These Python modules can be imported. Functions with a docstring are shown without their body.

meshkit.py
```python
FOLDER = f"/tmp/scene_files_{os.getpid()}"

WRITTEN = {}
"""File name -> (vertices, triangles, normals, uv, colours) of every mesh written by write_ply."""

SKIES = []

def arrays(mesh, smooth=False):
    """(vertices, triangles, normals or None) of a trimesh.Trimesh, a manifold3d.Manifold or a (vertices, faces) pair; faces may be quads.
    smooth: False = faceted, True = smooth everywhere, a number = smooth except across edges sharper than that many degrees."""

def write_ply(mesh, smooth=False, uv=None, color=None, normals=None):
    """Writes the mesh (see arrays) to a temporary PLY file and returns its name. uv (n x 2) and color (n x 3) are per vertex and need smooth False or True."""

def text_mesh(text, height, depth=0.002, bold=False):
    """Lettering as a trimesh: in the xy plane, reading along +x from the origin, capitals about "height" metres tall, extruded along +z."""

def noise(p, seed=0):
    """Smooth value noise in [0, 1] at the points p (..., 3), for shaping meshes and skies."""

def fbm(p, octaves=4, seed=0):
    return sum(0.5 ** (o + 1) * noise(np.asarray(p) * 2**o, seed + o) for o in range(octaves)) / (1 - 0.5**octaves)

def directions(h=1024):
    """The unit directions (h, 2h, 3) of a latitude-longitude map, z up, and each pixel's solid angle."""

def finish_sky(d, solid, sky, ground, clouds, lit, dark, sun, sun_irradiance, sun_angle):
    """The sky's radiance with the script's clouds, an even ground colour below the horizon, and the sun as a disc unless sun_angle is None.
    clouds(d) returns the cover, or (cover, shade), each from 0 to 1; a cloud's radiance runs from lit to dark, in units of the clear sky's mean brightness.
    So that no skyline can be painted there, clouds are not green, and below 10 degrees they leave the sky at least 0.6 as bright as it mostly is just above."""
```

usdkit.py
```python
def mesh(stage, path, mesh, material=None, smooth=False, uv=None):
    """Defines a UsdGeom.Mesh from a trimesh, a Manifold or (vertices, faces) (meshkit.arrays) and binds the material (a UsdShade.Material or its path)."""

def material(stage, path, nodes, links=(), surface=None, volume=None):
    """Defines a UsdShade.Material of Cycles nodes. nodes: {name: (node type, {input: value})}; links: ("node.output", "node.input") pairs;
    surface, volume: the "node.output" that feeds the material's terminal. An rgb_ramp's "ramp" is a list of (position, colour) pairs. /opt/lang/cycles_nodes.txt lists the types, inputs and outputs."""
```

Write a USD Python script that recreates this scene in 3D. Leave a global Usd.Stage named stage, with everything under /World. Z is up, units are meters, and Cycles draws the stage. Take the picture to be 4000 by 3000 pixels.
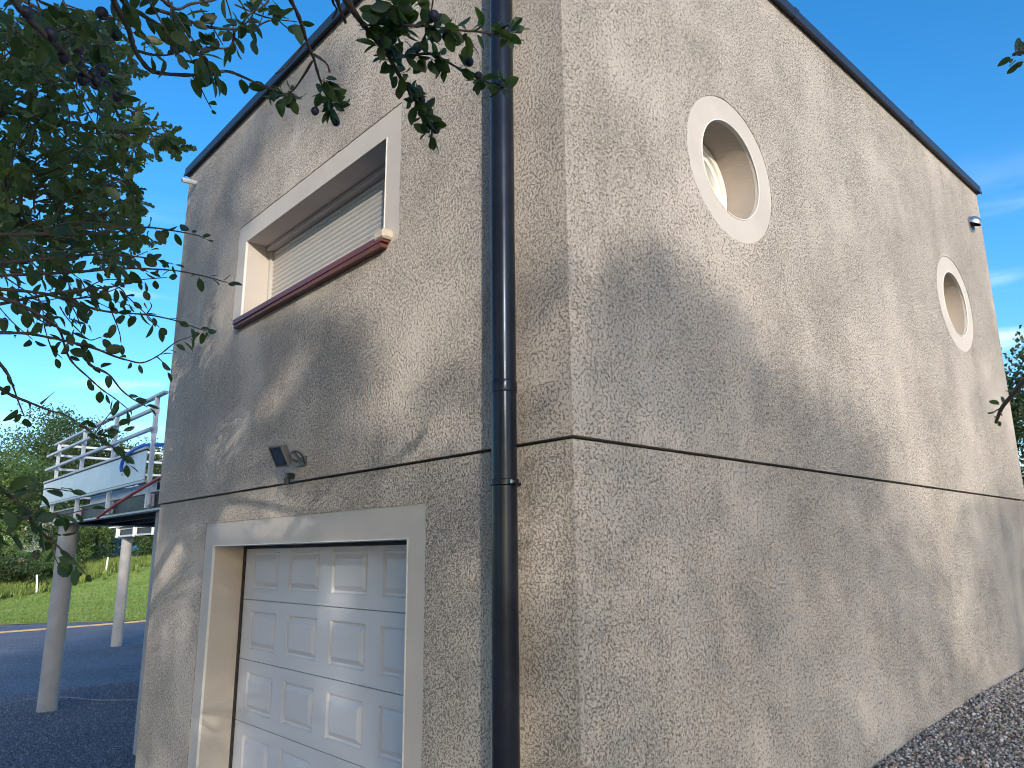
import math, random
import numpy as np, trimesh
from shapely.geometry import Polygon, Point, box as sbox
from shapely import union_all
import usdkit, meshkit
from pxr import Usd, UsdGeom, UsdLux, UsdShade, Gf, Sdf, Vt

stage = Usd.Stage.CreateInMemory()
UsdGeom.SetStageUpAxis(stage, 'Z'); UsdGeom.SetStageMetersPerUnit(stage, 1.0)
UsdGeom.Xform.Define(stage, '/World'); UsdGeom.Scope.Define(stage, '/World/Looks')
stage.SetDefaultPrim(stage.GetPrimAtPath('/World'))
rng = np.random.default_rng(7); random.seed(7)

# ------------------------------------------------------------------ camera
EYE = np.array([2.0807, -2.2330, 2.0])
R = np.array([[0.672165, 0.74035, -0.008703], [0.171008, -0.143799, 0.97472], [-0.720383, 0.65666, 0.223262]])   # right, up, forward
F = 2913.15                                                   # focal length in pixels of the 4000 pixel wide photograph
cam = UsdGeom.Camera.Define(stage, '/World/camera')
cam.CreateHorizontalApertureAttr(36.0); cam.CreateVerticalApertureAttr(27.0); cam.CreateFocalLengthAttr(36.0 * F / 4000)
cam.CreateClippingRangeAttr(Gf.Vec2f(0.05, 2000))
m = np.eye(4); m[0, :3], m[1, :3], m[2, :3], m[3, :3] = R[0], R[1], -R[2], EYE
cam.AddTransformOp().Set(Gf.Matrix4d(m.tolist()))
cam.CreateExposureAttr(1.06)

# ------------------------------------------------------------------ sky and sun
SUN = np.array([1.744, -1.0, 0.557]); SUN /= np.linalg.norm(SUN)
dome = UsdLux.DomeLight.Define(stage, '/World/sky')
dome.GetPrim().SetCustomDataByKey('kind', 'structure')
sky = usdkit.material(stage, '/World/Looks/sky', {
    'tc': ('texture_coordinate', {}),
    'sky': ('sky_texture', {'sky_type': 'single_scattering', 'sun_disc': False, 'sun_elevation': math.asin(SUN[2]), 'sun_rotation': math.atan2(SUN[0], SUN[1]), 'air_density': 1.0, 'aerosol_density': 1.3, 'ozone_density': 3.0}),
    'map': ('mapping', {'location': (37.7, 16.1, 21.7), 'scale': (2.6, 2.6, 17.0)}),
    'n': ('noise_texture', {'scale': 1.0, 'detail': 6.0, 'roughness': 0.55, 'distortion': 0.3}),
    'sx': ('separate_xyz', {}),
    'low': ('map_range', {'from_min': 0.16, 'from_max': 0.46, 'to_min': 1.0, 'to_max': 0.0, 'clamp': True, 'range_type': 'smoothstep'}),
    'cov': ('map_range', {'from_min': 0.50, 'from_max': 0.72, 'to_min': 0.0, 'to_max': 0.6, 'clamp': True, 'range_type': 'smoothstep'}),
    'hs': ('hsv', {'saturation': 1.31}),
    'mul': ('math', {'math_type': 'multiply'}),
    'mix': ('mix', {'color2': (5.2, 5.6, 6.0)}),
    'bg': ('background_shader', {'strength': 0.15}),
}, [('tc.generated', 'map.vector'), ('map.vector', 'n.vector'), ('tc.generated', 'sx.vector'), ('sx.z', 'low.value'), ('n.fac', 'cov.value'),
    ('low.result', 'mul.value1'), ('cov.result', 'mul.value2'), ('mul.value', 'mix.fac'), ('sky.color', 'hs.color'), ('hs.color', 'mix.color1'), ('mix.color', 'bg.color')], surface='bg.background')
UsdShade.MaterialBindingAPI.Apply(dome.GetPrim()).Bind(sky)
sun = UsdLux.DistantLight.Define(stage, '/World/sun')
sun.CreateNormalizeAttr(True); sun.CreateIntensityAttr(0.5); sun.CreateAngleAttr(0.53); sun.CreateColorAttr(Gf.Vec3f(1.0, 0.89, 0.76))
zx = np.cross([0, 0, 1], SUN); zx /= np.linalg.norm(zx)
ms = np.eye(4); ms[0, :3], ms[1, :3], ms[2, :3] = zx, np.cross(SUN, zx), SUN
sun.AddTransformOp().Set(Gf.Matrix4d(ms.tolist()))


# ------------------------------------------------------------------ helpers
def ray(u, v):
    """Direction of the sight line through the photograph's point (u, v), on the 2212 x 1659 view of it."""
    k = 4000 / 2212
    d = np.array([(u * k - 2000) / F, -(v * k - 1500) / F, 1.0]) @ R
    return d / np.linalg.norm(d)


def at(u, v, dist):
    return EYE + ray(u, v) * dist


def view(P):
    d = (np.atleast_2d(P) - EYE) @ R.T
    k = 2212 / 4000
    return np.stack([(2000 + F * d[:, 0] / d[:, 2]) * k, (1500 - F * d[:, 1] / d[:, 2]) * k], 1)


used = {}


def path_for(name, parent):
    base = (parent.GetPath().pathString if parent is not None else '/World') + '/' + name
    n = used.get(base, 0); used[base] = n + 1
    return base if n == 0 else f'{base}_{n:03d}'


def tag(p, label=None, cat=None, group=None, kind=None):
    p = p.GetPrim() if hasattr(p, 'GetPrim') else p
    for k, v in (('label', label), ('category', cat), ('group', group), ('kind', kind)):
        if v: p.SetCustomDataByKey(k, v)
    return p


def obj(name, mesh, mat, parent=None, smooth=False, **kw):
    if isinstance(mesh, list): mesh = trimesh.util.concatenate(mesh)
    g = usdkit.mesh(stage, path_for(name, parent), mesh, mat, smooth=smooth)
    return tag(g.GetPrim(), **kw)


def thing(name, label, cat, group=None, loc=None):
    x = UsdGeom.Xform.Define(stage, path_for(name, None))
    if loc is not None: x.AddTranslateOp().Set(Gf.Vec3d(*map(float, loc)))
    return tag(x.GetPrim(), label, cat, group)


def bx(x0, x1, y0, y1, z0, z1):
    b = trimesh.creation.box([abs(x1 - x0), abs(y1 - y0), abs(z1 - z0)])
    b.apply_translation([(x0 + x1) / 2, (y0 + y1) / 2, (z0 + z1) / 2]); return b


def bevel_box(x0, x1, y0, y1, z0, z1, b=0.006):
    pts = []
    for sx, X in ((1, x0), (-1, x1)):
        for sy, Y in ((1, y0), (-1, y1)):
            for sz, Z in ((1, z0), (-1, z1)):
                pts += [(X + sx * b, Y + sy * b, Z), (X + sx * b, Y, Z + sz * b), (X, Y + sy * b, Z + sz * b)]
    return trimesh.convex.convex_hull(np.array(pts))


def hull(pts): return trimesh.convex.convex_hull(np.array(pts, float))


def tube(P, r, n=6, cap=True):
    """A round bar along the points P; r one radius or one per point."""
    P = np.asarray(P, float); r = np.broadcast_to(r, len(P)).astype(float)
    T = np.gradient(P, axis=0); T /= np.linalg.norm(T, axis=1, keepdims=True) + 1e-12
    ref = np.array([0, 0, 1.0]) if abs(T[0, 2]) < 0.9 else np.array([1.0, 0, 0])
    V = []
    a = np.linspace(0, 2 * np.pi, n, endpoint=False)
    u = np.cross(T[0], ref); u /= np.linalg.norm(u)
    for p, t, q in zip(P, T, r):
        u = u - t * (u @ t); u /= np.linalg.norm(u) + 1e-12; w = np.cross(t, u)
        V.append(p + q * (np.cos(a)[:, None] * u + np.sin(a)[:, None] * w))
    V = np.vstack(V); Fc = []
    for i in range(len(P) - 1):
        for j in range(n):
            A, B = i * n + j, i * n + (j + 1) % n
            Fc += [(A, B, B + n), (A, B + n, A + n)]
    if cap:
        for s, o in ((0, 0), (len(P) - 1, 1)):
            c = len(V); V = np.vstack([V, P[s]])
            for j in range(n):
                q = (c, s * n + (j + 1) % n, s * n + j) if not o else (c, s * n + j, s * n + (j + 1) % n)
                Fc.append(q)
    return trimesh.Trimesh(V, np.array(Fc), process=False)


def smooth_line(P, k=6):
    """Catmull-Rom through the points."""
    P = np.asarray(P, float)
    if len(P) < 3: return np.array([P[0] + (P[-1] - P[0]) * t for t in np.linspace(0, 1, k)])
    Q = np.vstack([2 * P[0] - P[1], P, 2 * P[-1] - P[-2]]); out = []
    for i in range(1, len(Q) - 2):
        p0, p1, p2, p3 = Q[i - 1:i + 3]
        for t in np.linspace(0, 1, k, endpoint=False):
            out.append(0.5 * (2 * p1 + (p2 - p0) * t + (2 * p0 - 5 * p1 + 4 * p2 - p3) * t * t + (3 * p1 - p0 - 3 * p2 + p3) * t ** 3))
    return np.array(out + [P[-1]])


def extrude(poly, h):
    gs = getattr(poly, 'geoms', [poly])
    return trimesh.util.concatenate([trimesh.creation.extrude_polygon(g, h, engine='earcut') for g in gs])


def on_A(poly, y0, y1):
    """poly in (x, z), from depth y0 to y1 behind the plane of the garage wall."""
    e = extrude(poly, y1 - y0); v = e.vertices
    return trimesh.Trimesh(np.stack([v[:, 0], y0 + v[:, 2], v[:, 1]], 1), e.faces[:, ::-1], process=False)


def on_B(poly, d0, d1):
    """poly in (y, z), from depth d0 to d1 behind the plane of the wall with the round windows."""
    e = extrude(poly, d1 - d0); v = e.vertices
    return trimesh.Trimesh(np.stack([-d0 - v[:, 2], v[:, 0], v[:, 1]], 1), e.faces[:, ::-1], process=False)


def rough_ring(pts, amp, step=0.03, seed=0):
    """The closed outline pts with a slightly uneven edge."""
    r = np.random.default_rng(seed); ring = Polygon(pts).exterior; n = int(ring.length / step); out = []
    for i in range(n):
        p = ring.interpolate(i * ring.length / n); out.append((p.x + r.normal() * amp, p.y + r.normal() * amp))
    return Polygon(out).buffer(0)


def circle(cx, cz, r, n=96): return Polygon([(cx + r * math.cos(a), cz + r * math.sin(a)) for a in np.linspace(0, 2 * np.pi, n, endpoint=False)])


# ------------------------------------------------------------------ materials
def L(n): return '/World/Looks/' + n


def plain(name, color, rough=0.5, metallic=0.0, spec=0.5, vary=0.06, scale=9.0, bump=0.0, bscale=60.0, coat=0.0, tint=(1, 1, 1)):
    """An even paint, metal or plastic with slight patchiness and a little relief."""
    c = np.array(color)
    nodes = {'g': ('geometry', {}), 'n': ('noise_texture', {'scale': scale, 'detail': 4.0, 'roughness': 0.6}),
             'r': ('rgb_ramp', {'ramp': [(0.3, tuple(c * (1 - vary))), (0.7, tuple(np.minimum(c * (1 + vary), 1)))]}),
             'rr': ('map_range', {'from_min': 0.3, 'from_max': 0.7, 'to_min': max(rough - 0.06, 0.02), 'to_max': rough + 0.06}),
             'p': ('principled_bsdf', {'metallic': metallic, 'specular_ior_level': spec, 'coat_weight': coat, 'specular_tint': tint})}
    links = [('g.position', 'n.vector'), ('n.fac', 'r.fac'), ('r.color', 'p.base_color'), ('n.fac', 'rr.value'), ('rr.result', 'p.roughness')]
    if bump:
        nodes['bn'] = ('noise_texture', {'scale': bscale, 'detail': 3.0}); nodes['b'] = ('bump', {'strength': 1.0, 'distance': bump})
        links += [('g.position', 'bn.vector'), ('bn.fac', 'b.height'), ('b.normal', 'p.normal')]
    return usdkit.material(stage, L(name), nodes, links, surface='p.BSDF')


def render_coat(name, col, pits=1.0):
    """Scratched render: a flat skin torn by short worm-like pits, denser in some patches than in others, with the shade of the pits put into the colour and faint rain streaks."""
    c = np.array(col)
    nodes = {
        'g': ('geometry', {}),
        'w': ('noise_texture', {'scale': 80.0, 'detail': 1.0, 'roughness': 0.5, 'distortion': 0.5}),
        's': ('math', {'math_type': 'subtract', 'value2': 0.5}), 'a': ('math', {'math_type': 'absolute'}),
        'line': ('map_range', {'range_type': 'smoothstep', 'from_min': 0.016, 'from_max': 0.075, 'to_min': 1.0, 'to_max': 0.0, 'clamp': True}),
        'k': ('noise_texture', {'scale': 74.0, 'detail': 1.0}),
        'big': ('noise_texture', {'scale': 1.3, 'detail': 3.0, 'roughness': 0.6}),
        'th': ('math', {'math_type': 'multiply_add', 'value2': 0.6, 'value3': 0.13}),
        'd': ('math', {'math_type': 'subtract'}),
        'mask': ('map_range', {'range_type': 'smoothstep', 'from_min': 0.0, 'from_max': 0.06, 'to_min': 0.0, 'to_max': 1.0, 'clamp': True}),
        'pit': ('math', {'math_type': 'multiply'}),
        'fine': ('noise_texture', {'scale': 300.0, 'detail': 2.0}),
        'h': ('math', {'math_type': 'multiply_add', 'value2': -1.0}),
        'fh': ('math', {'math_type': 'multiply', 'value2': 0.22}),
        'b': ('bump', {'strength': 1.0, 'distance': 0.0055}),
        'mp': ('mapping', {'scale': (2.2, 2.2, 0.35)}),
        'st': ('noise_texture', {'scale': 1.0, 'detail': 5.0, 'roughness': 0.6}),
        'tone': ('rgb_ramp', {'ramp': [(0.3, tuple(c * 0.88)), (0.5, tuple(c * 1.03)), (0.72, tuple(c * 1.12))]}),
        'dirt': ('mix', {'mix_type': 'multiply', 'color2': (0.40, 0.385, 0.36)}),  # darkens the colour inside the pits to stand for their shade
        'df': ('math', {'math_type': 'multiply', 'value2': 0.95 * pits}),
        'p': ('principled_bsdf', {'roughness': 0.9, 'specular_ior_level': 0.2, 'diffuse_roughness': 0.3}),
    }
    links = [('g.position', 'w.vector'), ('w.fac', 's.value1'), ('s.value', 'a.value1'), ('a.value', 'line.value'),
             ('g.position', 'k.vector'), ('g.position', 'big.vector'), ('big.fac', 'th.value1'), ('k.fac', 'd.value1'), ('th.value', 'd.value2'),
             ('d.value', 'mask.value'), ('line.result', 'pit.value1'), ('mask.result', 'pit.value2'),
             ('g.position', 'fine.vector'), ('fine.fac', 'fh.value1'), ('pit.value', 'h.value1'), ('fh.value', 'h.value3'), ('h.value', 'b.height'), ('b.normal', 'p.normal'),
             ('g.position', 'mp.vector'), ('mp.vector', 'st.vector'), ('st.fac', 'tone.fac'), ('tone.color', 'dirt.color1'), ('pit.value', 'df.value1'), ('df.value', 'dirt.fac'), ('dirt.color', 'p.base_color')]
    return usdkit.material(stage, L(name), nodes, links, surface='p.BSDF')


def leaf_mat(name, dark, light, trans, mix=0.35, rough=0.45):
    """A leaf: waxy above, letting light through, each leaf its own tone."""
    nodes = {
        'g': ('geometry', {}), 'oi': ('object_info', {}), 'add': ('math', {'math_type': 'add'}), 'fr': ('math', {'math_type': 'fraction'}),
        'r': ('rgb_ramp', {'ramp': [(0.0, dark), (0.75, light), (1.0, tuple(np.array(light) * np.array([1.35, 1.3, 0.95])))]}),
        'n': ('noise_texture', {'scale': 90.0, 'detail': 2.0}), 'b': ('bump', {'strength': 0.5, 'distance': 0.002}),
        'p': ('principled_bsdf', {'roughness': rough, 'specular_ior_level': 0.4}), 't': ('translucent_bsdf', {'color': trans}), 'm': ('mix_closure', {'fac': mix})}
    links = [('g.random_per_island', 'add.value1'), ('oi.random', 'add.value2'), ('add.value', 'fr.value1'), ('fr.value', 'r.fac'), ('r.color', 'p.base_color'),
             ('g.position', 'n.vector'), ('n.fac', 'b.height'), ('b.normal', 'p.normal'), ('p.BSDF', 'm.closure1'), ('t.BSDF', 'm.closure2')]
    return usdkit.material(stage, L(name), nodes, links, surface='m.closure')


M = {}
M['render'] = render_coat('scratched_render', (0.452, 0.415, 0.374))
M['smooth'] = plain('smooth_render', (0.51, 0.472, 0.432), 0.85, spec=0.2, vary=0.05, scale=2.5, bump=0.0012, bscale=180)
M['reveal'] = plain('brown_grey_reveal', (0.34, 0.295, 0.255), 0.85, spec=0.15, vary=0.07, scale=4, bump=0.001, bscale=180)  # smooth render with shade and brown bounce light put into its colour
M['bead'] = plain('white_bead', (0.75, 0.74, 0.70), 0.5)
M['anthracite'] = plain('anthracite_metal', (0.014, 0.018, 0.032), 0.4, spec=0.45)
M['pipe'] = plain('anthracite_pipe', (0.010, 0.012, 0.018), 0.24, spec=0.3, tint=(0.62, 0.76, 1.0), vary=0.1, scale=4)
M['door'] = plain('white_door', (0.49, 0.51, 0.56), 0.5, vary=0.03, scale=3, bump=0.0006, bscale=240)
M['rubber'] = plain('black_rubber', (0.015, 0.015, 0.016), 0.6)
M['shutter'] = plain('cream_shutter', (0.48, 0.46, 0.43), 0.4, vary=0.03)
M['tile'] = plain('brown_tile', (0.135, 0.042, 0.03), 0.45, vary=0.2, scale=14)
M['chip'] = plain('pale_chip', (0.5, 0.43, 0.35), 0.8, bump=0.003, bscale=70)
M['pvc'] = plain('white_pvc', (0.74, 0.73, 0.70), 0.4)
M['black'] = plain('black_plastic', (0.02, 0.021, 0.024), 0.4)
M['grey_alu'] = plain('grey_casting', (0.17, 0.17, 0.17), 0.5, metallic=0.2)
M['steel'] = plain('brushed_steel', (0.55, 0.55, 0.56), 0.28, metallic=1.0)
M['alu'] = plain('white_aluminium', (0.66, 0.66, 0.66), 0.4, vary=0.04)
M['rail'] = plain('grey_rail', (0.42, 0.44, 0.47), 0.4, vary=0.05)
M['beam'] = plain('dark_beam', (0.016, 0.018, 0.026), 0.5, vary=0.12)
M['frost'] = plain('frosted_panel', (0.50, 0.53, 0.58), 0.35, vary=0.05, scale=3)
M['column'] = plain('concrete_column', (0.31, 0.305, 0.30), 0.8, vary=0.12, scale=3, bump=0.002, bscale=90)
M['deck'] = plain('deck_board', (0.16, 0.13, 0.10), 0.7, vary=0.2, scale=6)
M['blue_hose'] = plain('blue_hose', (0.02, 0.13, 0.55), 0.35)
M['red'] = plain('red_pole', (0.33, 0.02, 0.02), 0.5)
M['sheet'] = plain('corrugated_sheet', (0.70, 0.70, 0.68), 0.4)
M['bark'] = plain('bark', (0.075, 0.062, 0.05), 0.9, vary=0.4, scale=40, bump=0.004, bscale=120)
M['twig'] = plain('twig_bark', (0.07, 0.052, 0.042), 0.8, vary=0.3, scale=60)
M['plum'] = plain('plum_skin', (0.012, 0.014, 0.028), 0.5, vary=0.5, scale=60)
M['plum_leaf'] = leaf_mat('plum_leaf', (0.012, 0.026, 0.011), (0.027, 0.052, 0.016), (0.13, 0.23, 0.03), 0.24)
M['oak_leaf'] = leaf_mat('oak_leaf', (0.018, 0.036, 0.018), (0.052, 0.085, 0.041), (0.20, 0.30, 0.05), 0.32, 0.5)
M['tree_leaf'] = leaf_mat('tree_leaf', (0.028, 0.058, 0.022), (0.06, 0.105, 0.036), (0.18, 0.26, 0.05), 0.3)
M['pale_leaf'] = leaf_mat('pale_leaf', (0.045, 0.085, 0.025), (0.09, 0.145, 0.04), (0.22, 0.32, 0.05), 0.3)
M['dark_leaf'] = leaf_mat('dark_leaf', (0.018, 0.035, 0.014), (0.04, 0.065, 0.022), (0.08, 0.13, 0.03), 0.25)
M['blade'] = leaf_mat('grass_blade', (0.13, 0.19, 0.05), (0.23, 0.30, 0.085), (0.2, 0.3, 0.04), 0.3)
M['white_paint'] = plain('white_paint', (0.75, 0.75, 0.74), 0.35)
M['tarp'] = plain('blue_tarp', (0.014, 0.10, 0.27), 0.5, vary=0.2, scale=5)
M['sand'] = plain('sand', (0.42, 0.30, 0.19), 0.95, vary=0.15, scale=3, bump=0.02, bscale=12)
M['cord'] = plain('grey_cord', (0.22, 0.24, 0.28), 0.6)
M['edging'] = plain('timber_edging', (0.44, 0.31, 0.16), 0.8, vary=0.2, scale=2)
M['roof_tile'] = plain('roof_tiles', (0.36, 0.14, 0.09), 0.8, vary=0.2, scale=3)
M['glass'] = usdkit.material(stage, L('window_glass'), {'t': ('transparent_bsdf', {'color': (0.85, 0.87, 0.86)}), 'gl': ('glossy_bsdf', {'color': (1, 1, 1), 'roughness': 0.02}), 'f': ('fresnel', {'IOR': 1.55}), 'm': ('mix_closure', {})},
                             [('f.fac', 'm.fac'), ('t.BSDF', 'm.closure1'), ('gl.BSDF', 'm.closure2')], surface='m.closure')
M['lamp_glass'] = plain('lamp_glass', (0.02, 0.035, 0.06), 0.08, spec=0.8)
M['gravel_bed'] = usdkit.material(stage, L('gravel_bed'), {
    'g': ('geometry', {}), 'v': ('voronoi_texture', {'scale': 42.0, 'feature': 'f1', 'randomness': 1.0}), 'e': ('voronoi_texture', {'scale': 42.0, 'feature': 'distance_to_edge'}),
    'big': ('noise_texture', {'scale': 0.5, 'detail': 5.0, 'roughness': 0.6}), 'bw': ('separate_color', {}),
    'r': ('rgb_ramp', {'ramp': [(0.0, (0.075, 0.085, 0.12)), (0.5, (0.13, 0.15, 0.205)), (0.85, (0.19, 0.21, 0.26)), (1.0, (0.33, 0.34, 0.36))]}),
    'xyz': ('separate_xyz', {}), 'side': ('map_range', {'from_min': -3.0, 'from_max': -0.6, 'to_min': 0.0, 'to_max': 1.0, 'clamp': True}), 'br': ('rgb_ramp', {'ramp': [(0.0, (0.09, 0.075, 0.065)), (0.5, (0.17, 0.14, 0.115)), (1.0, (0.30, 0.26, 0.22))]}), 'kind': ('mix', {}),
    'tone': ('rgb_ramp', {'ramp': [(0.3, (0.75, 0.75, 0.76)), (0.7, (1.1, 1.1, 1.08))]}), 'mul': ('mix', {'mix_type': 'multiply', 'fac': 1.0}),
    'h': ('map_range', {'from_min': 0.0, 'from_max': 0.4, 'to_min': 0.0, 'to_max': 1.0, 'clamp': True}), 'b': ('bump', {'strength': 1.0, 'distance': 0.012}), 'p': ('principled_bsdf', {'roughness': 0.75, 'specular_ior_level': 0.3})},
    [('g.position', 'v.vector'), ('g.position', 'e.vector'), ('g.position', 'big.vector'), ('v.color', 'bw.color'), ('bw.r', 'r.fac'), ('big.fac', 'tone.fac'), ('g.position', 'xyz.vector'), ('xyz.x', 'side.value'), ('bw.r', 'br.fac'), ('side.result', 'kind.fac'), ('r.color', 'kind.color1'), ('br.color', 'kind.color2'), ('kind.color', 'mul.color1'), ('tone.color', 'mul.color2'),
     ('mul.color', 'p.base_color'), ('e.distance', 'h.value'), ('h.result', 'b.height'), ('b.normal', 'p.normal')], surface='p.BSDF')
M['lawn'] = usdkit.material(stage, L('lawn'), {
    'g': ('geometry', {}), 'n': ('noise_texture', {'scale': 0.35, 'detail': 6.0, 'roughness': 0.65}), 'f': ('noise_texture', {'scale': 14.0, 'detail': 4.0, 'roughness': 0.7}),
    'r': ('rgb_ramp', {'ramp': [(0.3, (0.20, 0.29, 0.07)), (0.5, (0.27, 0.37, 0.095)), (0.72, (0.36, 0.40, 0.13))]}), 'r2': ('rgb_ramp', {'ramp': [(0.3, (0.62, 0.66, 0.6)), (0.7, (1.2, 1.2, 1.1))]}),
    'mul': ('mix', {'mix_type': 'multiply', 'fac': 1.0}), 'b': ('bump', {'strength': 1.0, 'distance': 0.05}), 'p': ('principled_bsdf', {'roughness': 0.9, 'specular_ior_level': 0.04, 'sheen_weight': 0.0})},
    [('g.position', 'n.vector'), ('g.position', 'f.vector'), ('n.fac', 'r.fac'), ('f.fac', 'r2.fac'), ('r.color', 'mul.color1'), ('r2.color', 'mul.color2'), ('mul.color', 'p.base_color'), ('f.fac', 'b.height'), ('b.normal', 'p.normal')], surface='p.BSDF')

# ------------------------------------------------------------------ ground
from scipy.interpolate import RBFInterpolator
CTRL = np.array([(0, 0, .50), (0, 1.2, .66), (0, 2.48, .78), (0, 3.29, .85), (0, 4.23, .93), (0, 5.59, 1.0), (0, 8, 1.05), (0, 14, 1.1), (2.1, -2.2, .45), (6, -4, .8), (6, 4, 1.05), (12, -10, 1.0), (14, 6, 1.3),
    (-2.5, -.3, .0), (-2.5, -4, .1), (-5.2, -.3, -.2), (-5.2, 3, -.3), (-8, 0, -.38), (-8, -6, -.25), (-14, 1.1, -.62), (-23.5, 4.8, -.58), (-32, 3, -.62), (-33, 8, -.62), (-14, -8, -.5), (-14, 10, -.5),
    (-40, 5.3, -.5), (-52, 6, 0.0), (-55, 14.5, 1.2), (-55, 24, 2.0), (-72, 5, 2.2), (-72, 25, 3.2), (-72, -20, 1.6), (-52, -14, -.3), (-30, -25, -.6), (-30, 30, .2), (0, -30, .3), (40, 0, 2), (40, -40, 1), (40, 40, 2), (-110, 0, 4), (-110, 60, 5), (-110, -60, 4), (-30, -80, 0), (-30, 80, 1), (0, 40, 1.2)], float)
rbf = RBFInterpolator(CTRL[:, :2], CTRL[:, 2], kernel='linear', smoothing=0.02)
def gz(x, y):
    x = np.asarray(x, float); return rbf(np.stack([x.ravel(), np.asarray(y, float).ravel()], 1)).reshape(x.shape)
NU, NT = np.array([-.894427, .447214]), np.array([.447214, .894427])     # across and along the edge of the lawn
UL = 33.4


def sheet(us, vs, lift, wob=0.0):
    U, V = np.meshgrid(us, vs, indexing='ij')
    if wob: U = U + np.where(np.arange(len(us)) == 0, 1, 0)[:, None] * wob * (meshkit.fbm(np.stack([V * 1.7, V * 0, V * 0], -1), 3) - 0.5)
    X, Y = U * NU[0] + V * NT[0], U * NU[1] + V * NT[1]
    Z = gz(X, Y) + lift
    far = np.clip((np.hypot(X, Y) - 120) / 80, 0, 1); Z = Z * (1 - far) + far * 4.0
    n, k = U.shape; idx = np.arange(n * k).reshape(n, k)
    f = np.stack([idx[:-1, :-1], idx[1:, :-1], idx[1:, 1:], idx[:-1, 1:]], -1).reshape(-1, 4)
    return np.stack([X, Y, Z], -1).reshape(-1, 3), f
vs = np.unique(np.concatenate([np.linspace(-600, -40, 15), np.linspace(-40, -26, 15), np.linspace(-26, 20, 150), np.linspace(20, 60, 30), np.linspace(60, 600, 15)]))
us = np.unique(np.concatenate([np.linspace(-600, -20, 18), np.linspace(-20, -4, 20), np.linspace(-4, 20, 110), np.linspace(20, UL + .3, 30)]))
obj('gravel_ground', sheet(us, vs, 0.0), M['gravel_bed'], smooth=True, kind='structure')
us = np.unique(np.concatenate([np.linspace(UL, UL + 40, 60), np.linspace(UL + 40, 120, 15), np.linspace(120, 700, 12)]))
obj('lawn', sheet(us, vs, 0.03, 0.5), M['lawn'], smooth=True, kind='structure')


def instancer(name, protos, P, rot, scale, idx, parent=None, **kw):
    pi = UsdGeom.PointInstancer.Define(stage, path_for(name, parent))
    paths = []
    for i, (mesh, mat, sm) in enumerate(protos):
        g = usdkit.mesh(stage, f'{pi.GetPath()}/source_{i:03d}', mesh, mat, smooth=sm); paths.append(g.GetPath())
    pi.CreatePrototypesRel().SetTargets(paths)
    pi.CreatePositionsAttr(Vt.Vec3fArray.FromNumpy(np.asarray(P, np.float32)))
    q = np.asarray(rot, float); q /= np.linalg.norm(q, axis=1, keepdims=True)
    pi.CreateOrientationsAttr(Vt.QuathArray([Gf.Quath(*map(float, r)) for r in q]))
    pi.CreateScalesAttr(Vt.Vec3fArray.FromNumpy(np.asarray(scale, np.float32)))
    pi.CreateProtoIndicesAttr(Vt.IntArray.FromNumpy(np.asarray(idx, np.int32)))
    return tag(pi.GetPrim(), kind='stuff', **kw)


def pebble(seed):
    s = trimesh.creation.icosphere(1); r = np.random.default_rng(seed)
    v = s.vertices * (0.75 + 0.5 * meshkit.noise(s.vertices * 1.3 + 5 + seed * 3.7, seed)[:, None]) * np.array([1, r.uniform(.65, .9), r.uniform(.45, .7)])
    return trimesh.Trimesh(v, s.faces, process=False)


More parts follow.
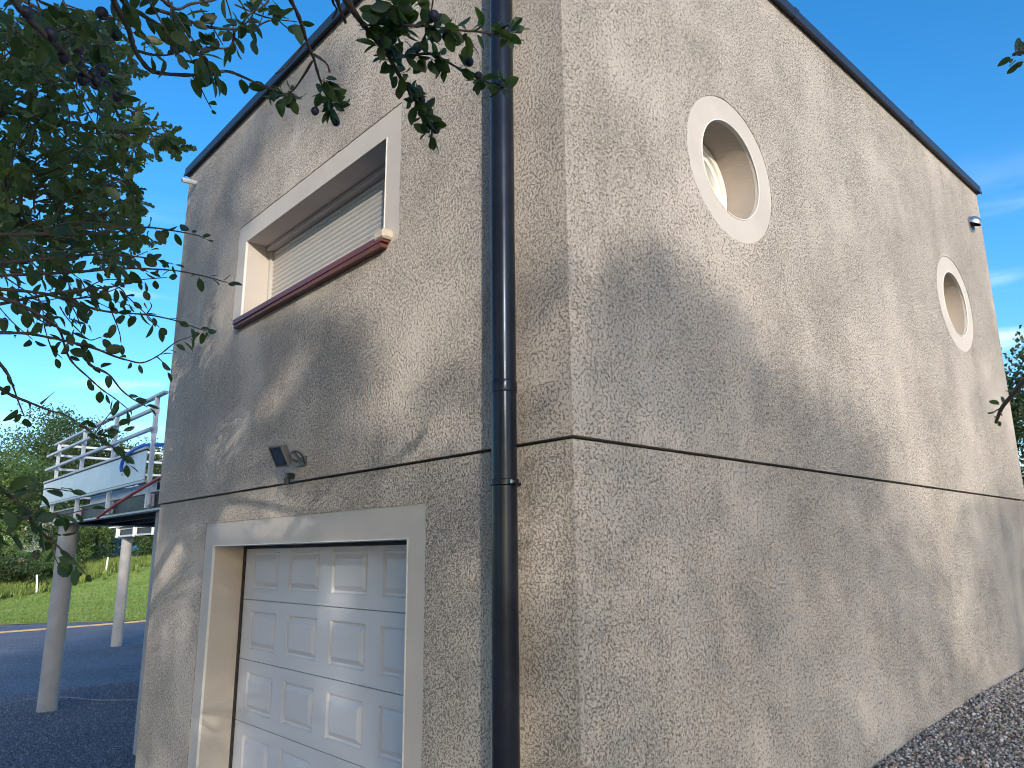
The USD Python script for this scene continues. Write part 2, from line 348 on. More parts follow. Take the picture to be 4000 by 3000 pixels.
stone_cols = [(.15, .14, .13), (.28, .25, .22), (.40, .355, .31), (.50, .47, .43), (.62, .59, .55), (.38, .24, .16)]
grey_cols = [(.075, .085, .12), (.12, .135, .18), (.165, .18, .225), (.27, .28, .30)]
SM = [plain(f'stone_{i}', c, 0.75, vary=0.25, scale=70) for i, c in enumerate(stone_cols)]
GM = [plain(f'grey_stone_{i}', c, 0.75, vary=0.25, scale=70) for i, c in enumerate(grey_cols)]
r1 = np.random.default_rng(3)
n = 52000
X, Y = r1.uniform(-.005, 2.3, n), r1.uniform(1.2, 9.5, n)
s = r1.uniform(.006, .0125, n) * (1 + .5 * (r1.random(n) < .06))
instancer('brown_gravel', [(pebble(i), SM[i], True) for i in range(6)], np.stack([X, Y, gz(X, Y) + s * .25], 1), r1.normal(size=(n, 4)), np.stack([s, s, s], 1), r1.choice(6, n, p=[.26, .26, .2, .14, .08, .06]),
          label='brown and grey gravel along the foot of the wall with round windows', cat='gravel')
n = 70000
X = -5.4 - 11 * r1.random(n) ** 1.3; Y = r1.uniform(-3, 4.5, n); s = r1.uniform(.007, .016, n)
instancer('grey_gravel', [(pebble(20 + i), GM[i], True) for i in range(4)], np.stack([X, Y, gz(X, Y) + s * .25], 1), r1.normal(size=(n, 4)), np.stack([s, s, s], 1), r1.choice(4, n, p=[.33, .33, .24, .1]),
          label='dark grey gravel under and in front of the raised terrace', cat='gravel')

# ------------------------------------------------------------------ house
LA, LB, ZL, ZR = 5.171, 6.475, 2.48, 5.758
house = thing('house', 'beige rendered house with garage door, shuttered window and two round windows', 'house')
gar_out = [(-3.99, -1.5), (-1.037, -1.5), (-1.037, 2.26), (-3.99, 2.26)]
gar_in = sbox(-3.812, -1.6, -1.198, 2.085)
win_out = [(-3.752, 3.80), (-1.336, 3.80), (-1.336, 4.688), (-3.752, 4.688)]
win_in = sbox(-3.592, 3.80, -1.50, 4.524)
RW = [(1.436, 4.205), (5.225, 4.225)]
ro, ri = 0.452, 0.306
upA = sbox(-LA, ZL, 0, ZR).difference(rough_ring(win_out, .0022, seed=1))
obj('wall', [on_A(upA, 0, .30)], M['render'], house)
upB = sbox(.30, ZL, LB, ZR)
for i, (cy, cz) in enumerate(RW):
    upB = upB.difference(rough_ring(circle(cy, cz, ro).exterior.coords, .002, .025, seed=5 + i))
obj('wall', [on_B(upB, 0, .30), bx(-LA, -LA + .3, .30, LB, ZL, ZR), bx(-LA + .3, -.3, LB - .3, LB - .001, ZL, ZR)], M['render'], house)
g = .013
loA = sbox(-LA + g, -1.5, -g, ZL - .013).difference(rough_ring(gar_out, .0022, seed=2))
obj('wall', [on_A(loA, g, .30), on_B(sbox(.30, -1.5, LB - g, ZL - .013), g, .30), bx(-LA + g, -LA + .3, .30, LB - g, -1.5, ZL - .013), bx(-LA + .3, -.3, LB - .3, LB - g, -1.5, ZL - .013)], M['render'], house)
obj('drip_joint', [bx(-LA + .045, -.045, .045, LB - .045, ZL - .02, ZL + .004)], M['anthracite'], house)
obj('floor_slab', [bx(-LA + .3, -.3, .3, LB - .3, ZL - .2, ZL + .1)], M['column'], house)
obj('roof', [bx(-LA + .1, -.1, .1, LB - .1, ZR - .45, ZR - .3)], M['column'], house)
o = .038
cop = [bevel_box(-LA - o, o, -o, .33, ZR, ZR + .082, .004), bevel_box(-.33, o, .33, LB + o, ZR, ZR + .082, .004), bevel_box(-LA - o, -LA + .33, .33, LB + o, ZR, ZR + .082, .004)]
cp = obj('roof_coping', cop, M['anthracite'], house)
obj('drip_edge', [bx(-LA - o - .006, o + .006, -o - .006, -o - .001, ZR - .012, ZR + .02), bx(o + .001, o + .006, -o - .006, LB + o, ZR - .012, ZR + .02)], M['anthracite'], cp)
for i in range(1, 3):       # joint covers of the coping
    y = i * LB / 3 + .3; obj('joint_cover', bx(-.34, o + .003, y - .03, y + .03, ZR - .003, ZR + .085), M['anthracite'], cp)

# window on the garage wall
ws = obj('window_surround', on_A(Polygon(win_out).difference(win_in), .005, .30), M['smooth'], house)
wb = [bx(-3.594, -3.588, .001, .02, 3.84, 4.524), bx(-1.504, -1.498, .001, .02, 3.84, 4.524)]
obj('corner_bead', wb, M['bead'], ws)
# the wall also goes on below the opening, between sill and surround
win = obj('window', [bx(-3.592, -1.50, .24, .29, 3.80, 4.524)], M['shutter'], house)
sill = obj('sill', [hull([(-3.60, -.055, 3.80), (-3.60, -.055, 3.838), (-3.60, .24, 3.838 + .035), (-3.60, .24, 3.80), (-1.43, -.055, 3.80), (-1.43, -.055, 3.838), (-1.43, .24, 3.873), (-1.43, .24, 3.80)]),
                    hull([(-3.60, -.05, 3.772), (-3.60, .02, 3.772), (-3.60, -.043, 3.80), (-3.60, .02, 3.80), (-1.45, -.043, 3.772), (-1.45, .02, 3.772), (-1.45, -.05, 3.80), (-1.45, .02, 3.80)])], M['tile'], win)
chip = bevel_box(-1.515, -1.405, -.062, .03, 3.815, 3.875, .012)
obj('mortar_end', chip, M['chip'], win)
zs = 3.872
k = 0
while zs < 4.49:
    h = .0385
    prof = [(0, 0), (-.003, .004), (-.008, .012), (-.0095, .019), (-.008, .027), (-.003, .034), (0, .0365)]
    V = []
    for x in (-3.56, -1.53):
        V += [(x, .235 + d, zs + zz) for d, zz in prof] + [(x, .239, zs + .0365), (x, .239, zs)]
    obj('shutter_slat', hull(V), M['shutter'], win); zs += h; k += 1
obj('guide_rail', bevel_box(-3.592, -3.555, .205, .24, 3.86, 4.50, .003), M['shutter'], win)
obj('guide_rail', bevel_box(-1.535, -1.50, .205, .24, 3.86, 4.50, .003), M['shutter'], win)
obj('shutter_box', [bevel_box(-3.592, -1.50, .175, .24, 4.487, 4.524, .004)], M['shutter'], win)

# round windows
for cy, cz in RW:
    rw = obj('round_window', on_B(circle(cy, cz, ro - .001).difference(circle(cy, cz, ri)), .004, .03), M['smooth'], house, smooth=25)
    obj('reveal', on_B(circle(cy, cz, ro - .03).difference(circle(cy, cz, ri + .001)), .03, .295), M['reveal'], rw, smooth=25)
    arc = [(.0015, cy + (ri - .001) * math.cos(a), cz + (ri - .001) * math.sin(a)) for a in np.linspace(math.radians(-105), math.radians(250), 80)]
    obj('rim_bead', tube(np.array(arc) - [.004, 0, 0], .0035, 6), M['bead'], rw, smooth=True)
    obj('frame', [on_B(circle(cy, cz, ri - .002).difference(circle(cy, cz, .262)), .225, .285)], M['pvc'], rw, smooth=25)
    obj('sash', [on_B(circle(cy, cz, .260).difference(circle(cy, cz, .222)), .24, .28)], M['pvc'], rw, smooth=25)
    obj('pane', on_B(circle(cy, cz, .224), .256, .260), M['glass'], rw)

# garage surround and door
gs = obj('garage_surround', on_A(Polygon(gar_out).difference(gar_in), g + .005, .36), M['smooth'], house)
obj('corner_bead', [bx(-3.815, -3.809, g, .03, -1.5, 2.087), bx(-1.201, -1.195, g, .03, -1.5, 2.087), bx(-3.809, -1.201, g, .03, 2.083, 2.089)], M['bead'], gs)
gd = obj('garage_door', [bx(-3.812, -1.198, .31, .34, -1.5, 2.085)], M['rubber'], house)
obj('seal', [bx(-3.812, -3.786, .255, .31, -1.5, 2.085), bx(-1.224, -1.198, .255, .31, -1.5, 2.085), bx(-3.786, -1.224, .268, .31, 2.062, 2.085)], M['rubber'], gd)
DY = .27


def cassette(x0, x1, z0, z1):
    """A pressed door panel: sunk border, raised middle."""
    rings = [(0, -.001), (.006, .016), (.018, .019), (.050, -.006), (.055, -.007)]
    V, Fc = [], []
    for ins, dep in rings:
        V += [(x0 + ins, DY + dep, z0 + ins), (x1 - ins, DY + dep, z0 + ins), (x1 - ins, DY + dep, z1 - ins), (x0 + ins, DY + dep, z1 - ins)]
    for i in range(len(rings) - 1):
        for j in range(4):
            a, b = i * 4 + j, i * 4 + (j + 1) % 4
            Fc += [(a, b, b + 4), (a, b + 4, a + 4)]
    q = (len(rings) - 1) * 4; Fc += [(q, q + 1, q + 2), (q, q + 2, q + 3)]
    return trimesh.Trimesh(np.array(V), np.array(Fc), process=False)


pan_x = [(-3.70 + .594 * i, -3.70 + .594 * i + .43) for i in range(4)]
pan_x = [(-3.632, -3.202), (-3.028, -2.598), (-2.424, -1.994), (-1.820, -1.390)]
for r_ in range(-1, 6):
    z1 = 2.118 - .4345 * r_ if r_ >= 0 else None
    if r_ < 0: continue
    z0 = z1 - .4345; top = min(z1, 2.075)
    sec = sbox(-3.784, z0 + .0025, -1.226, top - .0025)
    pz = (z0 + .083, min(z0 + .083 + .268, top - .02))
    for x0, x1 in pan_x: sec = sec.difference(sbox(x0, pz[0], x1, pz[1]))
    obj('door_section', on_A(sec, DY, DY + .035), M['door'], gd)
    for x0, x1 in pan_x: obj('raised_panel', cassette(x0, x1, *pz), M['door'], gd)

# downpipe
px_, py_, pr = -.343, -.074, .0565
zc = 3.10
dp = obj('downpipe', [tube([(px_, py_, .1), (px_, py_, 2.6), (px_, py_, 5.3), (px_, py_, 5.66)], pr, 32)], M['pipe'], house, smooth=40)
obj('pipe_socket', [tube([(px_, py_, 2.70), (px_, py_, 2.712), (px_, py_, 2.745), (px_, py_, 2.756)], [pr + .001, pr + .004, pr + .004, pr + .001], 32)], M['pipe'], dp, smooth=50)
cl = obj('pipe_clamp', [tube([(px_, py_, 2.290), (px_, py_, 2.294), (px_, py_, 2.314), (px_, py_, 2.318)], [pr + .001, pr + .006, pr + .006, pr + .001], 32), bevel_box(px_ + .052, px_ + .082, py_ - .012, py_ + .012, 2.291, 2.317, .003), bx(px_ - .012, px_ + .012, py_ + pr, .014, 2.295, 2.312)], M['pipe'], dp, smooth=40)
obj('screw', [tube([(px_ + .074, py_ - .022, 2.304), (px_ + .074, py_ + .02, 2.304)], .005, 8), tube([(px_ + .074, py_ - .027, 2.304), (px_ + .074, py_ - .021, 2.304)], .009, 6)], M['steel'], cl)

# ------------------------------------------------------------------ small fittings on the walls
fl = thing('floodlight', 'small tilted grey floodlight on the wall above the garage surround', 'floodlight')
fc = np.array([-2.43, -.125, 2.635]); fn = np.array([.20, -.83, -.50]); fn /= np.linalg.norm(fn)
fu = np.array([0.0, 0.0, 1.0]); fu -= fn * (fu @ fn); fu /= np.linalg.norm(fu); fr = np.cross(fu, fn)      # fr: the lamp's left to right


def lamp(pts): return [fc + (fr * a + fu * b) * 1.05 + fn * c * 1.1 for a, b, c in pts]
def lbox(a0, a1, b0, b1, c0, c1, e=.003):
    h = bevel_box(a0, a1, b0, b1, c0, c1, e); h.vertices = np.array(lamp(h.vertices)); h.fix_normals(); return h
body = hull(lamp([(-.058, -.068, .018), (.058, -.068, .018), (.058, .068, .018), (-.058, .068, .018), (-.044, -.052, -.03), (.044, -.052, -.03), (.044, .052, -.03), (-.044, .052, -.03)]))
hs = obj('housing', [body, lbox(-.062, .062, -.072, -.060, .012, .026), lbox(-.062, .062, .060, .072, .012, .026), lbox(-.062, -.050, -.060, .060, .012, .026), lbox(.050, .062, -.060, .060, .012, .026)], M['grey_alu'], fl)
obj('bezel', [lbox(-.050, .050, -.060, -.054, .0185, .0275, .001), lbox(-.050, .050, .054, .060, .0185, .0275, .001), lbox(-.050, -.044, -.054, .054, .0185, .0275, .001), lbox(.044, .050, -.054, .054, .0185, .0275, .001)], M['black'], hs)
obj('glass', lbox(-.044, .044, -.054, .054, .0185, .0215, .0005), M['lamp_glass'], fl)
b0 = fc - fn * .03
obj('bracket', [tube([lamp([(.062, 0, -.005)])[0], lamp([(.074, -.01, -.04)])[0], (-2.375, -.02, 2.60), (-2.375, .004, 2.60)], .009, 6), bevel_box(-2.425, -2.325, -.012, .003, 2.57, 2.63, .003), tube([lamp([(-.062, 0, -.005)])[0], lamp([(-.07, -.01, -.04)])[0], (-2.415, -.02, 2.60)], .009, 6)], M['grey_alu'], fl)
obj('sensor', [bevel_box(-2.460, -2.410, -.085, -.03, 2.485, 2.525, .008), hull([(-2.435 + .02 * math.cos(a), -.075 + .02 * math.sin(a), z) for a in np.linspace(0, 6.28, 12) for z in (2.455, 2.487)] )], M['black'], fl)
obj('cable', tube(smooth_line([(-2.400, -.08, 2.65), (-2.345, -.07, 2.655), (-2.310, -.045, 2.63), (-2.315, -.02, 2.585), (-2.345, .004, 2.575)]), .005, 6), M['black'], fl, smooth=True)

vp = thing('vent_pipe', 'short white plastic pipe stub under the roof edge at the far left of the wall', 'pipe')
obj('pipe', tube([(-4.94, .02, 5.585), (-4.945, -.06, 5.582), (-4.95, -.135, 5.577)], .024, 16), M['pvc'], vp, smooth=40)
obj('bore', tube([(-4.951, -.1355, 5.577), (-4.9511, -.1365, 5.577)], .020, 16), M['black'], vp)

vh = thing('vent_hood', 'round brushed steel vent hood high at the right end of the wall', 'vent')
vc = np.array([0, 6.09, 5.285])
dome_pts = []
nv, nh = 9, 14
V, Fc = [], []
for i in range(nv):              # a quarter ball over the opening, open below
    e = i / (nv - 1) * math.pi / 2
    for j in range(nh):
        a = -math.pi / 2 + j / (nh - 1) * math.pi
        V.append(vc + np.array([.012 + .098 * math.cos(a) * math.cos(e * 1.0), .078 * math.sin(a), .0 + .082 * math.sin(e) * math.cos(a) * 1.0]))
rr_ = .078
V, Fc = [], []
for i in range(nv):
    t = i / (nv - 1) * math.radians(118)            # sweeps from the wall up and over to the lip
    for j in range(nh):
        a = j / (nh - 1) * math.pi
        y = -rr_ * math.cos(a); rad = rr_ * math.sin(a)
        V.append(vc + np.array([.010 + rad * 1.15 * math.sin(t) , y, rad * math.cos(t)]))
for i in range(nv - 1):
    for j in range(nh - 1):
        A = i * nh + j; Fc += [(A, A + 1, A + nh + 1), (A, A + nh + 1, A + nh)]
obj('cowl', trimesh.Trimesh(np.array(V), np.array(Fc), process=False), M['steel'], vh, smooth=True)
obj('flange', on_B(circle(vc[1], vc[2], .086, 40), -.012, .004), M['steel'], vh)
obj('opening', on_B(circle(vc[1], vc[2], .070, 32), -.014, -.0125), M['black'], vh)

# ------------------------------------------------------------------ raised terrace left of the house
ter = thing('terrace', 'raised terrace with white railing and frosted panel on concrete columns beside the house', 'terrace')
TX0, TX1, TY0, TY1 = -14.85, -5.19, .97, 5.2
DZ = 2.86


def post_profile(x, y, z0, z1, w=.028): return bevel_box(x - w, x + w, y - w, y + w, z0, z1, .005)


def column(x, y, r, z1):
    z0 = float(gz(np.array([x]), np.array([y]))[0]) - .15
    return tube([(x, y, z0), (x, y, z0 + (z1 - z0) * .5), (x, y, z1)], r, 40)
for (x, y) in ((-13.92, 1.16), (-8.745, 1.25)):
    obj('column', column(x, y, .16, 2.63), M['column'], ter, smooth=40)
eb = obj('edge_beam', [bx(TX0 + .5, TX1, TY0 + .03, TY0 + .075, 2.64, DZ), bx(TX0 + .5, TX0 + .545, TY0 + .075, TY1, 2.641, DZ - .001)], M['beam'], ter)
obj('flange', [bx(TX0 + .48, TX1, TY0 - .005, TY0 + .09, 2.615, 2.64), bx(TX0 + .48, TX1, TY0 + .005, TY0 + .09, DZ, DZ + .018), bx(TX0 + .47, TX0 + .58, TY0 + .09, TY1, 2.616, 2.641)], M['rail'], eb)
for i in range(8):
    y = TY0 + .35 + i * .5
    obj('joist', [bx(TX0 + .55, TX1, y - .03, y + .03, 2.66, DZ - .03)], M['beam'], ter)
y = TY0 + .04
while y < TY1:
    obj('deck_board', bx(TX0 + .46, TX1, y, y + .138, DZ - .028 + .02, DZ + .02), M['deck'], ter); y += .145
PX = [-8.63, -10.53, -12.44, -14.33]
for x in PX:
    ps = obj('railing_post', post_profile(x, TY0 - .045, 2.65, 4.155, .028), M['alu'], ter)
    obj('bracket', [bevel_box(x - .075, x + .075, TY0 - .012, TY0 + .03, 2.665, 2.84, .015), bevel_box(x + .03, x + .085, TY0 - .06, TY0 - .012, 2.68, 2.83, .014)], M['alu'], ps)
    for z in (3.705, 3.975): obj('collar', bevel_box(x - .036, x + .036, TY0 - .085, TY0 - .01, z - .05, z + .05, .008), M['alu'], ps)
for (z, x0, x1, hw, hh) in ((4.175, -14.66, -8.29, .032, .02), (3.975, -15.0, -8.59, .026, .024), (3.705, -14.98, -8.57, .026, .024)):
    obj('rail', bevel_box(x0, x1, TY0 - .1 - hw, TY0 - .1 + hw, z - hh, z + hh, .008) if z < 4.1 else bevel_box(x0, x1, TY0 - .045 - .035, TY0 - .045 + .035, z - hh, z + hh, .006), M['rail'], ter)
pn = obj('privacy_panel', [bx(-14.98, -8.66, TY0 - .105, TY0 - .095, 3.02, 3.44)], M['frost'], ter)
obj('panel_frame', [bevel_box(-15.0, -8.64, TY0 - .125, TY0 - .078, 3.44, 3.475, .005), bevel_box(-15.0, -8.60, TY0 - .125, TY0 - .078, 2.985, 3.02, .005)], M['rail'], pn)
obj('panel_gasket', [bx(-14.98, -8.66, TY0 - .112, TY0 - .090, 3.425, 3.44), bx(-14.98, -8.66, TY0 - .112, TY0 - .090, 3.02, 3.03)], M['rubber'], pn)
EX = -14.62
for y in (2.45, 4.0, 5.15):
    ps = obj('railing_post', post_profile(EX, y, 2.65, 4.155, .028), M['alu'], ter)
    obj('bracket', [bevel_box(EX + .012, EX + .14, y - .07, y + .07, 2.665, 2.84, .012)], M['alu'], ps)
for z in (4.175, 3.975, 3.705, 3.43, 3.17):
    obj('rail', bevel_box(EX - .10, EX - .04, TY0 - .05, 5.2, z - .022, z + .022, .006), M['alu'], ter)

V, Fc = [], []
nx = 220
for i in range(nx):
    x = -12.3 + 3.45 * i / (nx - 1); z = .012 * math.sin(i * 1.15)
    for k_, (yy, zz) in enumerate(((1.09, 2.89), (1.09, 3.03), (1.9, 3.03))): V.append((x, yy + (z if k_ < 2 else 0), zz + (z * .6 if k_ else 0)))
for i in range(nx - 1):
    for k_ in range(2): A = i * 3 + k_; Fc += [(A, A + 3, A + 4), (A, A + 4, A + 1)]
ss = thing('sheet_stack', 'pale corrugated sheets lying on the terrace floor behind the frosted panel', 'sheets')
obj('sheet', trimesh.Trimesh(np.array(V), np.array(Fc), process=False), M['sheet'], ss, smooth=True)
obj('batten', [bx(-12.3, -8.85, 1.12, 1.18, 2.881, 2.90), bx(-12.3, -8.85, 1.7, 1.76, 2.881, 2.90)], M['deck'], ss)

hz = thing('hose', 'blue hose hanging over the frosted terrace panel', 'hose')
obj('pipe', tube(smooth_line([(-9.6, .83, 3.21), (-9.6, .815, 3.28), (-9.56, .82, 3.37), (-9.40, .83, 3.44), (-9.15, .85, 3.485), (-8.85, .87, 3.505), (-8.5, 1.0, 3.49), (-8.0, 1.15, 3.46), (-7.2, 1.4, 3.2), (-6.6, 1.6, 2.95)], 8), .026, 10), M['blue_hose'], hz, smooth=True)
obj('end_cap', tube([(-9.6, .83, 3.215), (-9.6, .831, 3.175), (-9.6, .832, 3.15)], [.02, .02, .012], 8), M['pvc'], hz)
rp = obj('red_pole', tube([(-10.5, .80, 2.60), (-9.6, .81, 2.755), (-8.8, .82, 2.87), (-7.6, .84, 3.03)], .022, 10), M['red'], smooth=True, label='dark red pole slanting across the beam of the terrace below the panel', cat='pole')

ft = thing('far_terrace', 'smaller far deck on one pale column seen below the terrace', 'deck')
obj('column', column(-23.55, 4.85, .155, 2.64), M['column'], ft, smooth=40)
obj('edge_beam', [bx(-23.9, -15.5, 4.62, 4.68, 2.69, 2.86), bx(-23.9, -23.84, 4.68, 7, 2.69, 2.86), bx(-15.56, -15.5, 4.68, 7, 2.69, 2.86)], M['beam'], ft)
obj('flange', [bx(-23.95, -15.5, 4.59, 4.70, 2.64, 2.69), bx(-23.95, -15.5, 4.59, 4.70, 2.86, 2.885)], M['rail'], ft)
obj('deck_panel', bx(-24.4, -15.5, 4.5, 7, 2.93, 2.97), M['alu'], ft)
for x in (-23.6, -21.9, -20.2, -18.5, -16.8):
    ps = obj('railing_post', post_profile(x, 4.55, 2.62, 2.93), M['alu'], ft)
    obj('bracket', bevel_box(x - .13, x + .13, 4.56, 4.61, 2.66, 2.90, .015), M['alu'], ps)

# ------------------------------------------------------------------ things on the ground
def on_ground(P, lift): P = np.asarray(P, float); return np.column_stack([P, gz(P[:, 0], P[:, 1]) + lift])
cd = smooth_line(np.array([(-13.5, -1.4), (-14.6, .2), (-15.6, 1.15), (-15.2, 1.75), (-14.4, 2.05), (-13.7, 2.6), (-13.2, 3.0), (-12.6, 3.4), (-11, 4.2)]), 14)
cd = cd + np.random.default_rng(4).normal(size=cd.shape) * .008
obj('cord', tube(on_ground(cd, .014), .011, 6), M['cord'], smooth=True, label='thin grey cord lying across the dark gravel behind the near column', cat='cord')
ed = np.linspace((-31.2, 1.0), (-32.9, 9.2), 30)
ed = np.vstack([np.linspace((-30.0, -6.0), (-31.2, 1.0), 12)[:-1], ed, np.linspace((-32.9, 9.2), (-34, 16), 12)[1:]])
obj('edging', tube(on_ground(ed, .02), .04, 6), M['edging'], label='straight pale timber edging strip along the gravel before the lawn', cat='edging')
for (x, y, h, tilt, lab) in ((-50.2, 7.6, 1.0, .10, 'leaning white stake in the grass left of the near column'), (-55.0, 12.4, 1.05, -.04, 'upright white stake in the grass between the two columns')):
    z = float(gz(np.array([x]), np.array([y]))[0])
    st = thing('marker_stake', lab, 'stake')
    obj('shaft', tube([(x, y, z - .1), (x, y - tilt * h * .5, z + h * .6), (x, y - tilt * h, z + h)], .055, 8), M['white_paint'], st)
    obj('cap', tube([(x, y - tilt * h, z + h), (x, y - tilt * h * 1.04, z + h + .06)], [.06, .02], 8), M['white_paint'], st)

# ------------------------------------------------------------------ leaves
def leaf_template(kind):
    """Outline along x from stalk to tip: vertices (t, side, lift) for unit length, and triangles."""
    if kind == 'plum': t = [0, .10, .28, .5, .72, .9, 1]; w = [0, .13, .24, .275, .225, .11, 0]; st = .22
    elif kind == 'oak': t = [0, .07, .13, .20, .26, .32, .41, .47, .54, .64, .70, .76, .85, .90, .95, 1]; w = [0, .04, .14, .165, .10, .21, .245, .15, .28, .315, .21, .26, .275, .20, .15, 0]; st = .06
    elif kind == 'simple': t = [0, .45, 1]; w = [0, .32, 0]; st = 0
    n = len(t); V = [(a, 0, 0) for a in t]; left, right = {0: 0, n - 1: n - 1}, {0: 0, n - 1: n - 1}
    for i in range(1, n - 1):
        sk = .03 if kind == 'oak' and w[i] > .16 else 0
        left[i] = len(V); V.append((t[i] + sk, w[i], w[i] * .28)); right[i] = len(V); V.append((t[i] + sk, -w[i], w[i] * .28))
    Fc = []
    for i in range(n - 1):
        for s, flip in ((left, 0), (right, 1)):
            q = [i, i + 1, s[i + 1], s[i]]
            for tri in ((0, 1, 2), (0, 2, 3)):
                f = [q[k] for k in tri]
                if len(set(f)) == 3: Fc.append(f[::-1] if flip else f)
    if st:
        k = len(V); V += [(-st, .012, 0), (-st, -.012, 0), (.02, -.012, 0), (.02, .012, 0)]; Fc += [(k, k + 1, k + 2), (k, k + 2, k + 3)]
    return np.array(V, float), np.array(Fc), st


TPL = {k: leaf_template(k) for k in ('plum', 'oak', 'simple')}


def unit(v): v = np.asarray(v, float); return v / (np.linalg.norm(v, axis=-1, keepdims=True) + 1e-12)


def leaves_mesh(kind, P, D, N, S, bend, asp):
    """Many leaves: stalk ends P, directions D, normals N, lengths S, bending, width factors. Returns vertices (k, n, 3) and the faces of one leaf."""
    T, Fc, st = TPL[kind]
    D = unit(D); side = unit(np.cross(N, D)); N = np.cross(D, side)
    t = T[:, 0] + st
    lift = T[None, :, 2] - bend[:, None] * (t[None, :] ** 2)
    V = P[:, None] + S[:, None, None] * (t[None, :, None] * D[:, None] + (T[:, 1][None, :] * asp[:, None])[..., None] * side[:, None] + lift[..., None] * N[:, None])
    return V, Fc


def joined(V, Fc): k, n = V.shape[:2]; return trimesh.Trimesh(V.reshape(-1, 3), (Fc[None] + n * np.arange(k)[:, None, None]).reshape(-1, 3), process=False)


def in_frame(P, mrg=0):
    uv = view(P); dz = (P - EYE) @ R[2]
    return (dz > 0) & (uv[:, 0] > -mrg) & (uv[:, 0] < 2212 + mrg) & (uv[:, 1] > -mrg) & (uv[:, 1] < 1659 + mrg)


def put_leaves(tree, kind, mat, P, D, N, S, bend, asp, most):
    V, Fc = leaves_mesh(kind, P, D, N, S, bend, asp)
    size = S / np.linalg.norm(P - EYE, axis=1) * in_frame(V.mean(1), 5)
    order = np.argsort(-size); big = order[:most]; big = big[size[big] > 0]; rest = np.setdiff1d(order, big)
    for i in big: obj('leaf', trimesh.Trimesh(V[i], Fc, process=False), mat, tree, smooth=True)
    if len(rest): obj('foliage', joined(V[rest], Fc), mat, tree, smooth=True, kind='stuff')


rl = np.random.default_rng(11)
leaf_rows = {'plum': [], 'oak': []}       # (P, D, N, length, bend, aspect)


def add_leaf(kind, p, d, n, s, bend=None, asp=None):
    leaf_rows[kind].append((p, d, n, s, rl.uniform(-.05, .3) if bend is None else bend, rl.uniform(.8, 1.25) if asp is None else asp))


def twig_leaves(kind, pts, spacing, size, start=.0, spread=.9, droop=.25, skip=.1):
    """Leaves alternate along a twig and one closes its tip."""
    seg = np.linalg.norm(np.diff(pts, axis=0), axis=1); L_ = np.concatenate([[0], np.cumsum(seg)]); s = L_[-1] * start; k = rl.integers(2)
    while s < L_[-1]:
        if rl.random() > skip:
            p = np.array([np.interp(s, L_, pts[:, c]) for c in range(3)]); t = unit(np.array([np.interp(min(s + .02, L_[-1]), L_, pts[:, c]) for c in range(3)]) - p + 1e-9)
            a = unit(np.cross(t, rl.normal(size=3))); d = t * rl.uniform(.3, 1) + a * spread + [0, 0, -droop * rl.uniform(0, 2)]
            add_leaf(kind, p, d, unit(np.array([0, 0, .5]) + SUN * .5 + rl.normal(size=3) * .7), size * rl.uniform(.65, 1.2))
        s += spacing * rl.uniform(.6, 1.5); k += 1
    add_leaf(kind, pts[-1], pts[-1] - pts[-2], unit(rl.normal(size=3)), size * .8)


def rosette(p, axis, n, size, kind='plum'):
    axis = unit(axis)
    for i in range(n):
        d = axis * rl.uniform(.0, .9) + unit(np.cross(axis, rl.normal(size=3))) * rl.uniform(.5, 1.1) + [0, 0, -.15]
        add_leaf(kind, p, d, unit(rl.normal(size=3) + axis * .6), size * rl.uniform(.6, 1.15))


def line_px(pts, d0, d1, wob=.02):
    n = len(pts); P = np.array([at(u, v, d0 + (d1 - d0) * i / max(n - 1, 1)) for i, (u, v) in enumerate(pts)])
    return smooth_line(P + np.random.default_rng(len(pts) + int(abs(pts[0][0]))).normal(size=P.shape) * wob * np.array([1, 1, .3]) * np.linspace(0, 1, n)[:, None] * 0 + 0, 5)


def c1(L): return [(x * .275, y * .275) for x, y in L]                       # read off enlargements of the photograph
def c2(L): return [(497.7 + x * .3, y * .3) for x, y in L]
def c3(L): return [(x * .275, 442.4 + y * .275) for x, y in L]
def c4(L): return [(x * .26666, 801.9 + y * .26666) for x, y in L]
def cr(L): return [(1935.5 + x * .4, 331.8 + y * .4) for x, y in L]

plum = thing('plum_tree', 'plum tree with thorny twigs and dark plums overhanging from the top and left', 'tree')
PT = np.array([.35, -4.1, 0.0]); PT[2] = float(gz(PT[:1], PT[1:2])[0])
fork = PT + [0, .1, 2.5]
obj('trunk', tube(smooth_line([PT - [0, 0, .2], PT + [.03, 0, .9], PT + [-.03, .05, 1.8], fork], 5), np.linspace(.15, .10, 16), 12), M['bark'], plum, smooth=True)
wood = []          # (points, radius at start, radius at end)
plums = []
def limb(name_pts, r0, r1, up=0.0):
    """A bough from the fork of the trunk to the first point of a branch, outside the picture."""
    a, b = fork, name_pts[0]; mid = (a + b) / 2 + [0, 0, up]
    wood.append((smooth_line([a, mid, b], 8), r0, r1))
